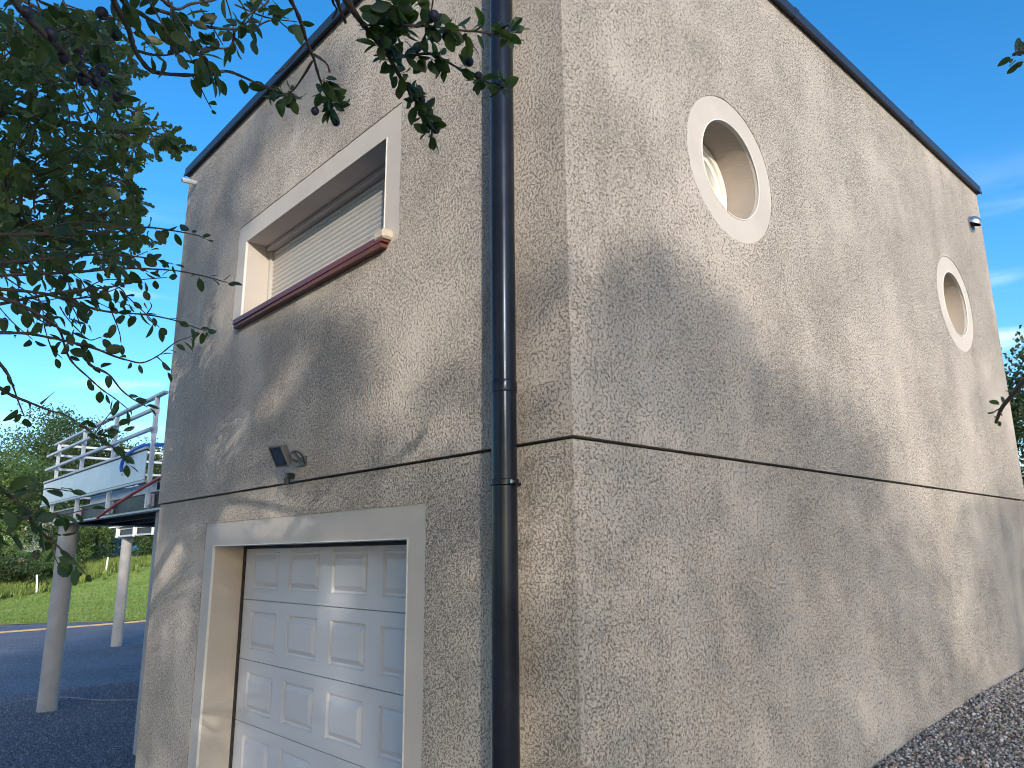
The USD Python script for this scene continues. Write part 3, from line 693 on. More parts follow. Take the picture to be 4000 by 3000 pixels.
# right-hand boughs, coming over the camera
p1 = line_px(c2([(780, -120), (835, 0), (900, 100), (960, 180), (1050, 290), (1130, 390), (1180, 480), (1250, 600), (1330, 720), (1400, 820), (1450, 930), (1440, 1000)]), 1.75, 2.15)
p1b = line_px(c2([(960, 130), (1050, 165), (1290, 185), (1450, 190), (1620, 215), (1800, 230), (1950, 250), (2060, 225)]), 1.85, 2.0)
p1c = line_px(c2([(1140, 395), (1280, 405), (1420, 385), (1520, 420), (1640, 490), (1760, 540), (1850, 590), (1940, 645)]), 1.92, 2.1)
p1d = line_px(c2([(1340, 380), (1400, 260), (1440, 120), (1465, -40)]), 1.95, 1.9)
p1e = line_px(c2([(1000, 210), (1090, 120), (1180, 30), (1230, -40)]), 1.85, 1.8)
p1f = line_px(c2([(1080, 320), (1160, 220), (1240, 100), (1300, 60)]), 1.88, 1.9)
p2 = line_px(c2([(400, -110), (435, 0), (480, 90), (520, 200), (560, 330), (600, 420), (640, 560), (680, 650), (740, 760)]), 1.9, 2.25)
p2b = line_px(c2([(590, 440), (530, 540), (460, 640), (400, 690)]), 2.1, 2.2)
p2c = line_px(c2([(600, 390), (660, 430), (700, 470), (715, 525)]), 2.08, 2.1)
p2d = line_px(c2([(545, 300), (470, 390), (400, 480), (325, 530)]), 2.05, 2.1)
p3 = line_px(c2([(765, -60), (775, 20), (800, 90), (830, 165)]), 1.8, 1.85)
p3b = line_px(c2([(735, -40), (740, 20), (765, 70), (735, 135)]), 1.8, 1.85)
for P_, a, b in ((p1, .0085, .0025), (p1b, .004, .0018), (p1c, .004, .0018), (p1d, .003, .0015), (p1e, .003, .0015), (p1f, .003, .0015), (p2, .006, .0025), (p2b, .0035, .0022), (p2c, .0035, .0022), (p2d, .003, .002), (p3, .005, .003), (p3b, .003, .002)): wood.append((P_, a, b))
limb(p1, .05, .009, .9); limb(p2, .04, .0065, .9); limb(p3, .02, .005, .9); limb(p3b, .012, .003, .9)
LS = .042
for P_, st in ((p1b, .05), (p1c, .1), (p1e, .0), (p1f, .0), (p1d, .1)):
    twig_leaves('plum', P_, .030, LS, st, .8, .1)
twig_leaves('plum', p1, .034, LS, .45, .8, .1)
for (P_, i0, i1, k) in ((p1, .42, 1, 15), (p1b, .1, 1, 14), (p1c, .1, 1, 12), (p2, .78, 1, 7), (p1e, 0, 1, 5), (p1f, 0, 1, 7)):
    for q in np.linspace(i0, i1, k):
        i = min(int(q * (len(P_) - 1)), len(P_) - 2)
        rosette(P_[i] + rl.normal(size=3) * .006, (P_[i + 1] - P_[i]) + rl.normal(size=3) * .02, int(rl.integers(3, 7)), LS)
for P_ in (p2b,): rosette(P_[-1], P_[-1] - P_[-3], 8, LS); rosette(P_[-5], P_[-1] - P_[-3], 4, LS * .8)
rosette(p2[-1], p2[-1] - p2[-4], 9, LS * 1.1)
for x, y, d in ((1465, 490, 2.0), (1310, 670, 2.05), (1375, 720, 2.06), (1410, 770, 2.08), (1440, 905, 2.1), (1480, 930, 2.12), (1950, 615, 2.08), (1560, 265, 1.95), (1590, 290, 1.95), (1490, 265, 1.94), (1150, 350, 1.95), (1465, 115, 1.9), (1980, 215, 1.98), (1165, 280, 1.92), (1720, 445, 2.0), (610, 800, 2.2), (760, 880, 2.25), (420, 745, 2.2), (1785, 545, 2.04)): plums.append(at(497.7 + x * .3, y * .3, d))
# upper left boughs
q4 = line_px(c1([(870, -80), (890, 0), (960, 140), (1010, 230), (1050, 370), (1100, 460), (1180, 550), (1300, 580), (1500, 590), (1640, 580), (1780, 560), (1900, 600), (2050, 670), (2140, 700), (2225, 745), (2330, 760)]), 1.7, 2.2)
q4b = line_px(c1([(1080, 400), (1200, 430), (1330, 430), (1440, 400)]), 1.85, 1.95)
q4c = line_px(c1([(1510, 595), (1570, 680), (1620, 780), (1660, 850)]), 2.0, 2.05)
q5 = line_px(c1([(60, -60), (130, 40), (250, 170), (380, 300), (480, 390), (570, 470), (650, 560), (740, 630), (850, 690), (950, 780)]), 1.6, 1.9)
q6 = line_px(c1([(930, -60), (980, 30), (1080, 90), (1200, 170), (1320, 240), (1400, 350), (1560, 430), (1650, 520), (1690, 600)]), 1.75, 2.0)
q7 = line_px(c1([(1180, 60), (1400, 130), (1600, 205), (1830, 228), (1900, 190), (1950, 120), (2090, 30), (2130, -60)]), 1.9, 2.1)
q7b = line_px(c1([(1200, -60), (1380, 70), (1500, 30), (1680, 0), (1760, -60)]), 1.9, 2.0)
q7c = line_px(c1([(1840, 230), (1830, 330), (1780, 380), (1620, 370)]), 2.0, 2.0)
q7d = line_px(c1([(1900, 200), (1960, 250), (2050, 190), (2120, 160)]), 2.05, 2.1)
for P_, a, b in ((q4, .0065, .0022), (q4b, .003, .0015), (q4c, .002, .0012), (q5, .007, .003), (q6, .005, .002), (q7, .004, .002), (q7b, .004, .002), (q7c, .003, .002), (q7d, .003, .002)): wood.append((P_, a, b))
for P_ in (q4, q5, q6, q7b): limb(P_, .03, .007, .5)
twig_leaves('plum', q4, .05, LS, .5, .9, .3); twig_leaves('plum', q4b, .03, LS); twig_leaves('plum', q4c, .08, LS * .6, .8)
twig_leaves('plum', q5, .035, LS, 0); twig_leaves('plum', q6, .022, LS, 0); twig_leaves('plum', q6, .03, LS, 0)
for P_ in (q7, q7b, q7c, q7d): twig_leaves('plum', P_, .024, LS, .1, .9, .3)
for q in (q6[-1], q6[-8], q7c[-1], q4[-12], q4[-6], q4[-1], q7[18], q7[22], q7[26]): rosette(q, rl.normal(size=3), 5, LS)
for x, y, d in ((500, 455, 1.75), (610, 470, 1.78), (650, 625, 1.82), (740, 590, 1.84), (750, 660, 1.85), (830, 680, 1.87), (610, 385, 1.8), (800, 550, 1.86), (920, 760, 1.9), (800, 105, 1.8), (910, 270, 1.85), (1380, 380, 1.95), (210, 100, 1.65), (400, 270, 1.7), (760, 640, 1.83), (1670, 555, 2.05), (1600, 480, 2.02)): plums.append(at(x * .275, y * .275, d))
# twigs reaching across the sky on the left
QS = [(c3([(-150, 230), (400, 235), (700, 230), (820, 210), (1000, 180), (1200, 180), (1400, 210), (1550, 240), (1610, 265)]), 2.3, 2.5, .5),
      (c3([(-150, 470), (300, 430), (600, 400), (850, 390), (1050, 405), (1200, 425), (1360, 465)]), 2.3, 2.5, .3),
      (c3([(-150, 560), (400, 540), (700, 520), (950, 500), (1200, 505), (1400, 520), (1600, 560), (1780, 610)]), 2.3, 2.6, .3),
      (c3([(-100, 800), (400, 700), (700, 660), (850, 650), (950, 625), (1100, 590), (1310, 570)]), 2.25, 2.5, .2),
      (c3([(-150, 650), (300, 690), (500, 740), (750, 820), (900, 845), (1050, 855), (1200, 870), (1400, 915), (1550, 970), (1625, 990)]), 2.2, 2.6, .2),
      (c3([(-120, 1005), (0, 1005), (200, 1010), (400, 1045), (600, 1090), (750, 1130), (900, 1190), (1000, 1220), (1120, 1240), (1250, 1180), (1380, 1080), (1500, 1035)]), 2.1, 2.5, .3),
      (c3([(-100, 700), (150, 780), (330, 880), (450, 960), (490, 1040), (520, 1150), (580, 1250), (700, 1360), (800, 1450), (900, 1520), (1000, 1600)]), 2.1, 2.4, .2),
      (c3([(600, 1090), (650, 1120), (700, 1250), (850, 1330), (950, 1450), (1050, 1530), (1160, 1590)]), 2.25, 2.4, .1),
      (c3([(270, 680), (330, 800), (350, 960), (390, 1090), (430, 1190)]), 2.2, 2.25, .2),
      (c3([(470, 800), (520, 880), (600, 970), (700, 1060), (790, 1040)]), 2.3, 2.35, .2),
      (c3([(880, 850), (910, 920), (940, 1010), (950, 1080)]), 2.35, 2.35, .3),
      (c3([(1150, 860), (1190, 800), (1180, 770)]), 2.4, 2.4, .3), (c3([(1230, 1190), (1280, 1240), (1310, 1300)]), 2.4, 2.4, .3),
      (c3([(-80, 1180), (0, 1250), (60, 1330), (100, 1420), (150, 1560), (190, 1660)]), 2.0, 2.1, .0),
      (c3([(-100, 1400), (0, 1440), (100, 1500), (250, 1560), (400, 1620), (510, 1650), (690, 1760)]), 2.0, 2.3, 2.0)]
QS += [(c4([(640, 440), (700, 460), (760, 520), (800, 545), (880, 590), (940, 640), (1000, 710), (1040, 750)]), 2.3, 2.3, .0),
       (c4([(760, 520), (810, 450), (860, 380), (900, 330)]), 2.3, 2.3, .0), (c4([(800, 540), (880, 470), (940, 440)]), 2.3, 2.3, .0), (c4([(800, 545), (900, 520), (980, 490)]), 2.3, 2.3, .0),
       (c4([(-120, 880), (0, 940), (100, 1030), (200, 1100), (250, 1200), (330, 1300), (450, 1400), (530, 1480), (640, 1580), (690, 1640)]), 1.9, 2.1, .0),
       (c4([(100, 1030), (200, 990), (300, 975), (400, 950), (560, 970)]), 2.0, 2.1, .2), (c4([(200, 1100), (330, 1140), (430, 1150), (520, 1160), (720, 1115)]), 2.0, 2.1, .1),
       (c4([(-100, 1020), (0, 1050), (60, 1050), (130, 1040)]), 1.9, 1.9, .0), (c4([(-100, 1160), (0, 1180), (120, 1200), (240, 1190)]), 1.9, 1.95, .0), (c4([(-100, 1270), (0, 1290), (90, 1330)]), 1.9, 1.95, .0), (c4([(-100, 1080), (60, 1120), (160, 1180), (260, 1170)]), 1.85, 1.95, .0), (c4([(-60, 960), (80, 985), (180, 940), (230, 900)]), 1.9, 1.95, .0), (c4([(260, 1210), (330, 1200), (420, 1215)]), 1.95, 2.0, .0),
       (c4([(330, 1300), (400, 1340), (470, 1330)]), 2.0, 2.0, .0), (c4([(450, 1400), (430, 1470), (470, 1560)]), 2.05, 2.05, .2)]
HUBS = [at(-330, 640, 2.45), at(-310, 1130, 2.15)]
for h_ in HUBS: wood.append((smooth_line([fork, (fork + h_) / 2 + [-.1, .1, .12], h_], 8), .032, .011))
for k_, (pts, a, b, st) in enumerate(QS):
    P_ = line_px(pts, a, b); wood.append((P_, .0045 if len(pts) > 5 else .0018, .0013))
    if pts[0][0] < 0:
        hub = HUBS[0 if pts[0][1] < 830 else 1]; mid = (hub + P_[0]) / 2 + rl.normal(size=3) * .03
        wood.append((smooth_line([hub, mid, P_[0]], 6), .0085, .0046))
    if st < 1: twig_leaves('plum', P_, (.022 if k_ > 14 else .025 if k_ not in (4, 6) else .024), LS * .9, st, .9, .45, .15)
for (a, b, d) in (((318, 1565), (430, 1465), 2.2), ((215, 1015), (222, 950), 2.2), ((118, 1020), (118, 1052), 2.2), ((235, 1560), (238, 1630), 2.15), ((390, 1625), (370, 1655), 2.2), ((270, 980), (330, 930), 2.2), ((0, 900), (80, 905), 2.1)):
    A_, B_ = at(a[0] * .275, 442.4 + a[1] * .275, d), at(b[0] * .275, 442.4 + b[1] * .275, d); wood.append((np.array([A_, (A_ + B_) / 2, B_]), .003, .0004))
# short side twigs fill the dark middle of the left side
for i in range(46):
    u, v = rl.uniform(-20, 330), rl.uniform(470, 650)
    if u > 160 + (v - 470) * .9: continue
    d = rl.uniform(2.2, 2.8); a = at(u, v, d); e = a + unit(R[0] * rl.uniform(.4, 1) + R[1] * rl.uniform(-.7, .2) + R[2] * rl.uniform(-.5, .5)) * rl.uniform(.1, .2)
    P_ = smooth_line([a, (a + e) / 2 + rl.normal(size=3) * .01, e], 4); wood.append((P_, .0022, .0012)); twig_leaves('plum', P_, .028, LS, 0, .9, .4)
for i in range(34):
    u, v = rl.uniform(-30, 560), rl.uniform(-30, 110)
    if v > 100 - u * .12: continue
    d = rl.uniform(1.8, 2.3); a = at(u, v, d); e = a + unit(R[0] * rl.uniform(.2, 1) + R[1] * rl.uniform(-1, .0) + R[2] * rl.uniform(-.5, .5)) * rl.uniform(.08, .17)
    P_ = smooth_line([a, (a + e) / 2 + rl.normal(size=3) * .01, e], 4); wood.append((P_, .0022, .0012)); twig_leaves('plum', P_, .026, LS, 0, .9, .3)
for P_, a, b in wood:
    rad = np.linspace(a, b, len(P_)) * (1 + .12 * np.random.default_rng(len(P_)).normal(size=len(P_)))
    obj('branch', tube(P_, rad, 6), M['twig'] if a < .02 else M['bark'], plum, smooth=True)
for p in plums:
    s_ = trimesh.creation.icosphere(2, .0118 * rl.uniform(.85, 1.1)); s_.vertices *= [1, 1, 1.08]; s_.apply_translation(p); obj('plum', s_, M['plum'], plum, smooth=True)

# ------------------------------------------------------------------ shade on the walls: where the photograph shows it
SHADE = [Polygon(p).buffer(0) for p in (
    [(1236, 660), (1330, 575), (1420, 520), (1490, 600), (1560, 640), (1610, 720), (1670, 800), (1760, 850), (1830, 890), (1900, 960), (1950, 1100), (2030, 1250), (2060, 1400), (2150, 1480), (2000, 1800), (1262, 1800)],
    [(2095, 1120), (2150, 1080), (2260, 1090), (2260, 1480), (2150, 1460), (2110, 1340), (2092, 1220)],
    [(400, 385), (560, 230), (660, 130), (730, 110), (720, 220), (620, 330), (540, 420), (490, 520), (490, 690), (540, 730), (640, 690), (760, 700), (830, 830), (960, 800), (1060, 850), (1062, 1800), (270, 1800)],
    [(1110, 640), (1228, 560), (1290, 1800), (1105, 1800)])]
LIT = [Polygon(p) for p in ([(420, 740), (470, 640), (540, 560), (545, 585), (480, 700), (440, 800)], [(520, 430), (600, 310), (640, 300), (560, 430)], [(560, 880), (640, 760), (660, 780), (590, 900)], [(760, 900), (900, 740), (960, 720), (840, 920)],
                            [(470, 1130), (520, 1060), (580, 1080), (500, 1170)], [(920, 1340), (1040, 1180), (1055, 1230), (930, 1420)], [(1130, 1280), (1180, 1120), (1210, 1150), (1160, 1300)], [(540, 1150), (600, 1090), (700, 1080), (620, 1150)], [(930, 1500), (1040, 1330), (1050, 1390), (940, 1560)],
                            [(450, 1000), (500, 900), (530, 910), (480, 1010)], [(340, 1240), (400, 1100), (420, 1110), (360, 1260)], [(860, 980), (960, 870), (1000, 890), (900, 990)])]
import shapely
shapely.prepare(SHADE); shapely.prepare(LIT)


def shade_wanted(P):
    """How much of the leaves at P may stay so that sun falls on the walls where the photograph shows it."""
    P = np.asarray(P); tB = P[:, 0] / SUN[0]; yB = P[:, 1] - tB * SUN[1]; hitB = (tB > 0) & (yB >= 0)
    tA = P[:, 1] / SUN[1]
    t = np.where(hitB, tB, tA); W = P - t[:, None] * SUN
    on = np.where(hitB, (W[:, 1] < LB), (W[:, 0] > -LA) & (tA > 0)) & (W[:, 2] < ZR + .2) & (W[:, 2] > -.6)
    out = np.ones(len(P))
    i = np.nonzero(on)[0]
    if len(i):
        uv = view(W[i]); pts = shapely.points(uv); inside = np.zeros(len(i), bool); hole = np.zeros(len(i), bool)
        wall = np.zeros(len(i)); gap = np.zeros(len(i))
        for j, s in enumerate(SHADE):
            d = shapely.distance(s.exterior, pts) * np.where(shapely.contains(s, pts), -1, 1)
            wall = np.maximum(wall, (.40, .45, .80, .65)[j] * np.clip((45 - d) / 90, 0, 1))
        for s in LIT: gap = np.maximum(gap, np.clip((18 - shapely.distance(s, pts)) / 18, 0, 1))
        wall = np.where(hitB[i], np.maximum(wall, .03), wall)
        soft = meshkit.fbm(W[i] * np.array([1.5, 1.5, 1.1]), 3, 5)
        out[i] = np.clip(wall * (1 - .9 * gap) * np.where(hitB[i], 1, .55 + .9 * (soft > .5)), 0, 1)
    return out


def falls_on_wall(P):
    P = np.asarray(P); tB = P[:, 0] / SUN[0]; yB = P[:, 1] - tB * SUN[1]; zB = P[:, 2] - tB * SUN[2]; tA = P[:, 1] / SUN[1]; xA = P[:, 0] - tA * SUN[0]; zA = P[:, 2] - tA * SUN[2]
    return np.where((tB > 0) & (yB >= 0), (yB < LB + .3) & (zB < ZR + .3) & (zB > .2), (xA > -LA - .2) & (zA < ZR + .3) & (zA > -.3))


def crown_over_walls():
    """The leaves whose shade falls on the house: thick or thin as the shade on the walls is deep or faint."""
    r = np.random.default_rng(77); out = []
    per = .32 * .062 ** 2 * .5
    for hitB, area, cosn in ((False, LA * 6.0, abs(SUN[1])), (True, LB * 5.5, SUN[0])):
        n = int(area * cosn * 3.2 / per)
        W = np.zeros((n, 3)); h = r.random(n)
        if hitB: W[:, 1] = h * LB; W[:, 2] = .3 + 5.5 * r.random(n)
        else: W[:, 0] = -h * LA; W[:, 2] = -.25 + 6.0 * r.random(n)
        pts = shapely.points(view(W)); od = np.full(n, .04)
        for j, s in enumerate(SHADE):
            d = shapely.distance(s.exterior, pts) * np.where(shapely.contains(s, pts), -1, 1)
            od = np.maximum(od, (1.55, 1.5, 2.4, 1.3)[j] * np.clip((50 - d) / 100, 0, 1))
        gap = np.zeros(n)
        for s in LIT: gap = np.maximum(gap, np.clip((22 - shapely.distance(s, pts)) / 22, 0, 1))
        f = meshkit.fbm(W * np.array([1.6, 1.6, 1.2]), 3, 5)
        od = od * (1 - .85 * gap) * (np.clip(.95 + .7 * (f - .5), .6, 1.3) if hitB else np.clip(.9 + 3.0 * (f - .5), .25, 1.5))
        W = W[r.random(n) < od / 3.2]
        out.append(W + SUN * (15.5 + 6.5 * r.random((len(W), 1))))
    return np.vstack(out)


# ------------------------------------------------------------------ oak
oak = thing('oak_tree', 'oak with lobed grey-green leaves hanging in at the left edge', 'tree')
OT = np.array([-2.3, -3.9, 0.0]); OT[2] = float(gz(OT[:1], OT[1:2])[0])
obj('trunk', tube(smooth_line([OT - [0, 0, .3], OT + [.05, 0, 1.2], OT + [-.05, .1, 2.6], OT + [.1, .2, 4.4], OT + [.1, .1, 6.2]], 5), np.linspace(.26, .09, 21), 14), M['bark'], oak, smooth=True)
OAK = Polygon([(-60, 60), (60, 40), (150, 30), (250, 60), (335, 90), (330, 115), (285, 150), (255, 205), (310, 240), (335, 265), (405, 300), (400, 322), (330, 330), (325, 360), (250, 372), (330, 420), (345, 450), (330, 520), (270, 560), (190, 590), (60, 560), (-60, 600)])
shapely.prepare(OAK)
ol = [smooth_line([OT + [0, .1, z], OT + [.4, .9, z + .5], at(u, v, d)], 7) for (z, u, v, d) in ((3.0, 20, 330, 3.9), (3.4, 60, 220, 4.1), (3.9, 100, 120, 4.0), (2.6, 30, 480, 3.7), (3.6, 200, 300, 4.3), (2.9, 180, 430, 4.0), (4.2, 200, 80, 4.2), (3.2, 300, 290, 4.0))]
for P_ in ol: obj('branch', tube(P_, np.linspace(.035, .006, len(P_)), 7), M['bark'], oak, smooth=True)
allb = np.vstack([P_[5:] for P_ in ol])
nt = 0
while nt < 450:
    u, v = rl.uniform(-50, 410), rl.uniform(30, 600)
    if not OAK.contains(Point(u, v)): continue
    hole = meshkit.fbm(np.array([[u / 55, v / 55, 3.1]]), 2, 9)[0]
    if hole < .40: continue
    d = rl.uniform(3.3, 6.2); e = at(u, v, d); near = allb[np.argmin(np.linalg.norm(allb - e, axis=1))]
    a = e + unit(near - e + rl.normal(size=3) * .1) * rl.uniform(.12, .26)
    P_ = smooth_line([a, (a + e) / 2 + rl.normal(size=3) * .015, e], 3); obj('twig', tube(P_, [.0045] * 2 + [.003] * (len(P_) - 2), 4), M['twig'], oak)
    for k in range(int(rl.integers(6, 11))):
        q = P_[-1] if k < 5 else P_[rl.integers(len(P_))]
        dd = unit(e - a) * rl.uniform(.1, 1) + unit(rl.normal(size=3)) * .9 + [0, 0, -.1]
        add_leaf('oak', q, dd, unit(np.array([0, 0, .45]) + SUN * .7 + rl.normal(size=3) * .6), .074 * rl.uniform(.5, 1.2), rl.uniform(-.1, .25), rl.uniform(.72, 1.0))
    nt += 1


def rows(kind): a = leaf_rows[kind]; return [np.array([r[i] for r in a]) for i in range(6)]
P_, D_, N_, S_, B_, A_ = rows('plum')
# the part of the plum tree's crown above and behind the picture
n = 5200
C = np.array([.9, -3.5, 4.35]) + unit(rl.normal(size=(n, 3))) * (rl.random((n, 1)) ** .4) * [2.1, 1.5, 1.1]
C = C[~in_frame(C, 60)]; C = C[rl.random(len(C)) < shade_wanted(C)]
k = len(C); P_ = np.vstack([P_, C]); D_ = np.vstack([D_, rl.normal(size=(k, 3))]); N_ = np.vstack([N_, rl.normal(size=(k, 3)) + [0, 0, .8]]); S_ = np.concatenate([S_, rl.uniform(.04, .06, k)]); B_ = np.concatenate([B_, rl.uniform(0, .3, k)]); A_ = np.concatenate([A_, rl.uniform(.9, 1.2, k)])
put_leaves(plum, 'plum', M['plum_leaf'], P_, D_, N_, S_, B_, A_, 300)
P_, D_, N_, S_, B_, A_ = rows('oak')
n = 7000
C = OT + [.1, .2, 5.6] + unit(rl.normal(size=(n, 3))) * (rl.random((n, 1)) ** .4) * [2.3, 2.0, 2.2]
C = C[~in_frame(C, 60)]; C = C[rl.random(len(C)) < shade_wanted(C)]
k = len(C); P_ = np.vstack([P_, C]); D_ = np.vstack([D_, rl.normal(size=(k, 3))]); N_ = np.vstack([N_, rl.normal(size=(k, 3)) + [0, 0, .8]]); S_ = np.concatenate([S_, rl.uniform(.08, .11, k)]); B_ = np.concatenate([B_, rl.uniform(0, .3, k)]); A_ = np.concatenate([A_, rl.uniform(.9, 1.2, k)])
put_leaves(oak, 'oak', M['oak_leaf'], P_, D_, N_, S_, B_, A_, 300)

# a second, smaller plum at the right, of which two twig ends reach the picture
sap = thing('thorny_sapling', 'thorny plum sapling whose bare twig and leaf tuft poke in at the right edge', 'sapling')
ST = np.array([4.3, -3.3, 0]); ST[2] = float(gz(ST[:1], ST[1:2])[0])
obj('trunk', tube(smooth_line([ST - [0, 0, .1], ST + [.03, .05, 1.2], ST + [-.04, .1, 2.3], ST + [-.1, .15, 3.3]], 5), np.linspace(.045, .012, 16), 9), M['bark'], sap, smooth=True)
s1 = line_px(cr([(800, 1130), (690, 1230), (640, 1290), (580, 1360), (555, 1410), (540, 1452)]), 1.9, 2.1)
s2 = line_px([(2300, 130), (2235, 118), (2205, 112), (2190, 118)], 1.85, 1.95)
sl = []
for P_, z in ((s1, 1.9), (s2, 3.0)):
    obj('branch', tube(smooth_line([ST + [0, .1, z], (ST + [0, .1, z]) * .65 + P_[0] * .35 + [.12, -.05, .22], (ST + [0, .1, z]) * .3 + P_[0] * .7 + [.08, .05, .12], P_[0]], 6), np.linspace(.007, .0055, 19), 7), M['bark'], sap, smooth=True)
    obj('twig', [tube(P_, np.linspace(.006, .0035, len(P_)), 7)], M['twig'], sap, smooth=True)
for (a, b) in (((640, 1290), (590, 1280)), ((655, 1270), (630, 1275)), ((690, 1225), (650, 1222)), ((690, 1225), (670, 1195)), ((570, 1375), (535, 1388)), ((560, 1400), (575, 1415)), ((548, 1425), (530, 1420))):
    A_, B_ = at(*cr([a])[0], 2.03), at(*cr([b])[0], 2.03); obj('thorn', tube([A_, (A_ + B_) / 2, B_], [.003, .002, .0006], 5), M['twig'], sap)
leaf_rows['plum'] = []
for (x, y, dx, dy, s) in ((570, 1360, -38, -14, .02), (572, 1350, 2, -20, .016), (560, 1385, -28, 6, .022), (545, 1440, 12, 20, .014)):
    a = at(*cr([(x, y)])[0], 2.04); b = at(*cr([(x + dx, y + dy)])[0], 2.05); add_leaf('plum', a, b - a, R[2] * -1 + rl.normal(size=3) * .3, s * 1.3, 0, 1)
for (x, y, dx, dy, s) in ((1500, 470, 60, -190, .05), (1480, 480, -140, 100, .05), (1500, 520, -75, 75, .03), (1560, 545, -110, 85, .036), (1600, 540, -120, 150, .055), (1640, 540, -70, 110, .04), (1650, 480, -30, -150, .05), (1540, 470, 50, -60, .03), (1640, 500, -90, -30, .035), (1700, 560, -110, 60, .05), (1720, 500, -80, -90, .05)):
    f_ = lambda X, Y: ((3600 + X * .2411) * .553, (100 + Y * .2411) * .553)
    a = at(*f_(x, y), 1.93); b = at(*f_(x + dx, y + dy), 1.95); add_leaf('plum', a, b - a, R[2] * -1 + rl.normal(size=3) * .7, s * .75, .05, .62)
n = 900
C = ST + [-.05, .25, 3.2] + unit(rl.normal(size=(n, 3))) * (rl.random((n, 1)) ** .5) * [.9, .9, .9]
C = C[~in_frame(C, 70)]; C = C[rl.random(len(C)) < shade_wanted(C)]
for c in C: add_leaf('plum', c, rl.normal(size=3), rl.normal(size=3) + [0, 0, .6], rl.uniform(.035, .05))
put_leaves(sap, 'plum', M['plum_leaf'], *rows('plum'), 300)

# ------------------------------------------------------------------ trees behind the camera, on the sun's side; the photograph shows them by their shade
def crown_points(c, rad, n, r, clusters):
    cc = unit(r.normal(size=(clusters, 3))) * (r.random((clusters, 1)) ** .45) * rad
    w = r.integers(clusters, size=n); return c + cc[w] + unit(r.normal(size=(n, 3))) * (r.random((n, 1)) ** .5) * np.array(rad) * .30


def tree(name, label, cat, base, height, rad, n, size, mat, seed, group=None, trunk_r=.14, filt=False, lift=.62, kind='simple', clusters=90, extra=None):
    r = np.random.default_rng(seed); x, y = base; z = float(gz(np.array([x]), np.array([y]))[0])
    t = thing(name, label, cat, group); top = np.array([x, y, z + height]); c = np.array([x, y, z + height * lift])
    P = smooth_line([(x, y, z - .3), (x + r.normal() * .1, y + r.normal() * .1, z + height * .3), c + r.normal(size=3) * .15, c + [0, 0, rad[2] * (.05 if filt else .6)]], 4)
    limbs = [tube(P, np.linspace(trunk_r, trunk_r * .25, len(P)), 9)]
    for i in range(9):
        a = P[r.integers(4, len(P))]; e = c + unit(r.normal(size=3) - [0, 0, .7 * filt]) * np.array(rad) * (.45 if filt else .75); limbs.append(tube(smooth_line([a, (a + e) / 2 + [0, 0, .2], e], 4), np.linspace(trunk_r * .35, trunk_r * .06, 9), 5))
    obj('trunk', limbs, M['bark'], t, smooth=True)
    C = crown_points(c, np.array(rad), n, r, clusters)
    if filt: C = C[~falls_on_wall(C)]; size = np.concatenate([np.full(len(C), size), np.full(len(extra), .062)]); C = np.vstack([C, extra])
    k = len(C)
    V, Fc = leaves_mesh(kind, C, r.normal(size=(k, 3)), r.normal(size=(k, 3)) + [0, 0, .8], size * r.uniform(.7, 1.3, k), r.uniform(0, .3, k), r.uniform(.8, 1.3, k))
    obj('crown', joined(V, Fc), mat, t, kind='stuff'); return t


ST_ = (((16.7, -3.9), 10.6, (3.0, 3.0, 3.6), 30000, 'bushy tree opposite the round windows, known by its shade on the wall'),
                                           ((16.9, -10.3), 10.8, (3.0, 3.0, 3.8), 32000, 'taller tree opposite the house corner, known by the broad shade on the wall'),
                                           ((13.6, -11.2), 10.8, (3.0, 2.8, 4.0), 32000, 'tree opposite the garage wall, known by the streaked shade on it'),
                                           ((8.6, -11.0), 10.6, (3.2, 2.8, 4.2), 24000, 'tree behind the camera, known by the shade on the gravel by the terrace'),
                                           ((3.0, -10.5), 9.6, (3.2, 2.6, 4.2), 22000, 'tree left of the camera, known by the shade on the terrace'))
OVER = crown_over_walls(); which = np.argmin(np.linalg.norm(OVER[:, None, :2] - np.array([q[0] for q in ST_])[None], axis=2), axis=1)
for i, (bxy, h, rad, n, lab) in enumerate(ST_):
    tree('shade_tree', lab, 'tree', bxy, h, rad, int(n * 1.3), .10, M['tree_leaf'], 40 + i, None, .15, True, .58, 'simple', 900, OVER[which == i])

# ------------------------------------------------------------------ beyond the lawn
def spot(u, v, d): p = at(u, v, d); return (p[0], p[1])
FT = [((15, 1000), 66, 8.6, (4.2, 4.2, 3.6), 'tree_leaf', .30, 'round-topped green tree at the left edge beyond the lawn'),
      ((92, 1000), 82, 13.4, (5.2, 5.2, 4.4), 'dark_leaf', .32, 'tall feathery tree left of the terrace, highest of the far trees'),
      ((140, 1000), 78, 12.8, (3.6, 3.6, 4.4), 'tree_leaf', .30, 'tall tree behind the left end of the white railing'),
      ((195, 1000), 76, 10.4, (4.0, 4.0, 3.6), 'dark_leaf', .30, 'dark tree behind the middle of the white railing'),
      ((258, 1000), 80, 10.8, (4.2, 4.2, 3.8), 'tree_leaf', .30, 'green tree behind the blue hose and railing'),
      ((322, 1000), 78, 10.2, (3.8, 3.8, 3.6), 'dark_leaf', .30, 'dark tree just left of the house edge behind the railing'),
      ((-55, 1000), 66, 8.0, (4.0, 4.0, 3.6), 'pale_leaf', .30, 'pale green tree partly cut by the left edge')]
for i, (uv, d, h, rad, mt, s, lab) in enumerate(FT):
    tree('far_tree', lab, 'tree', spot(*uv, d), h, rad, 9000, s * .75, M[mt], 70 + i, None, .22, False, .62, 'simple', 90)
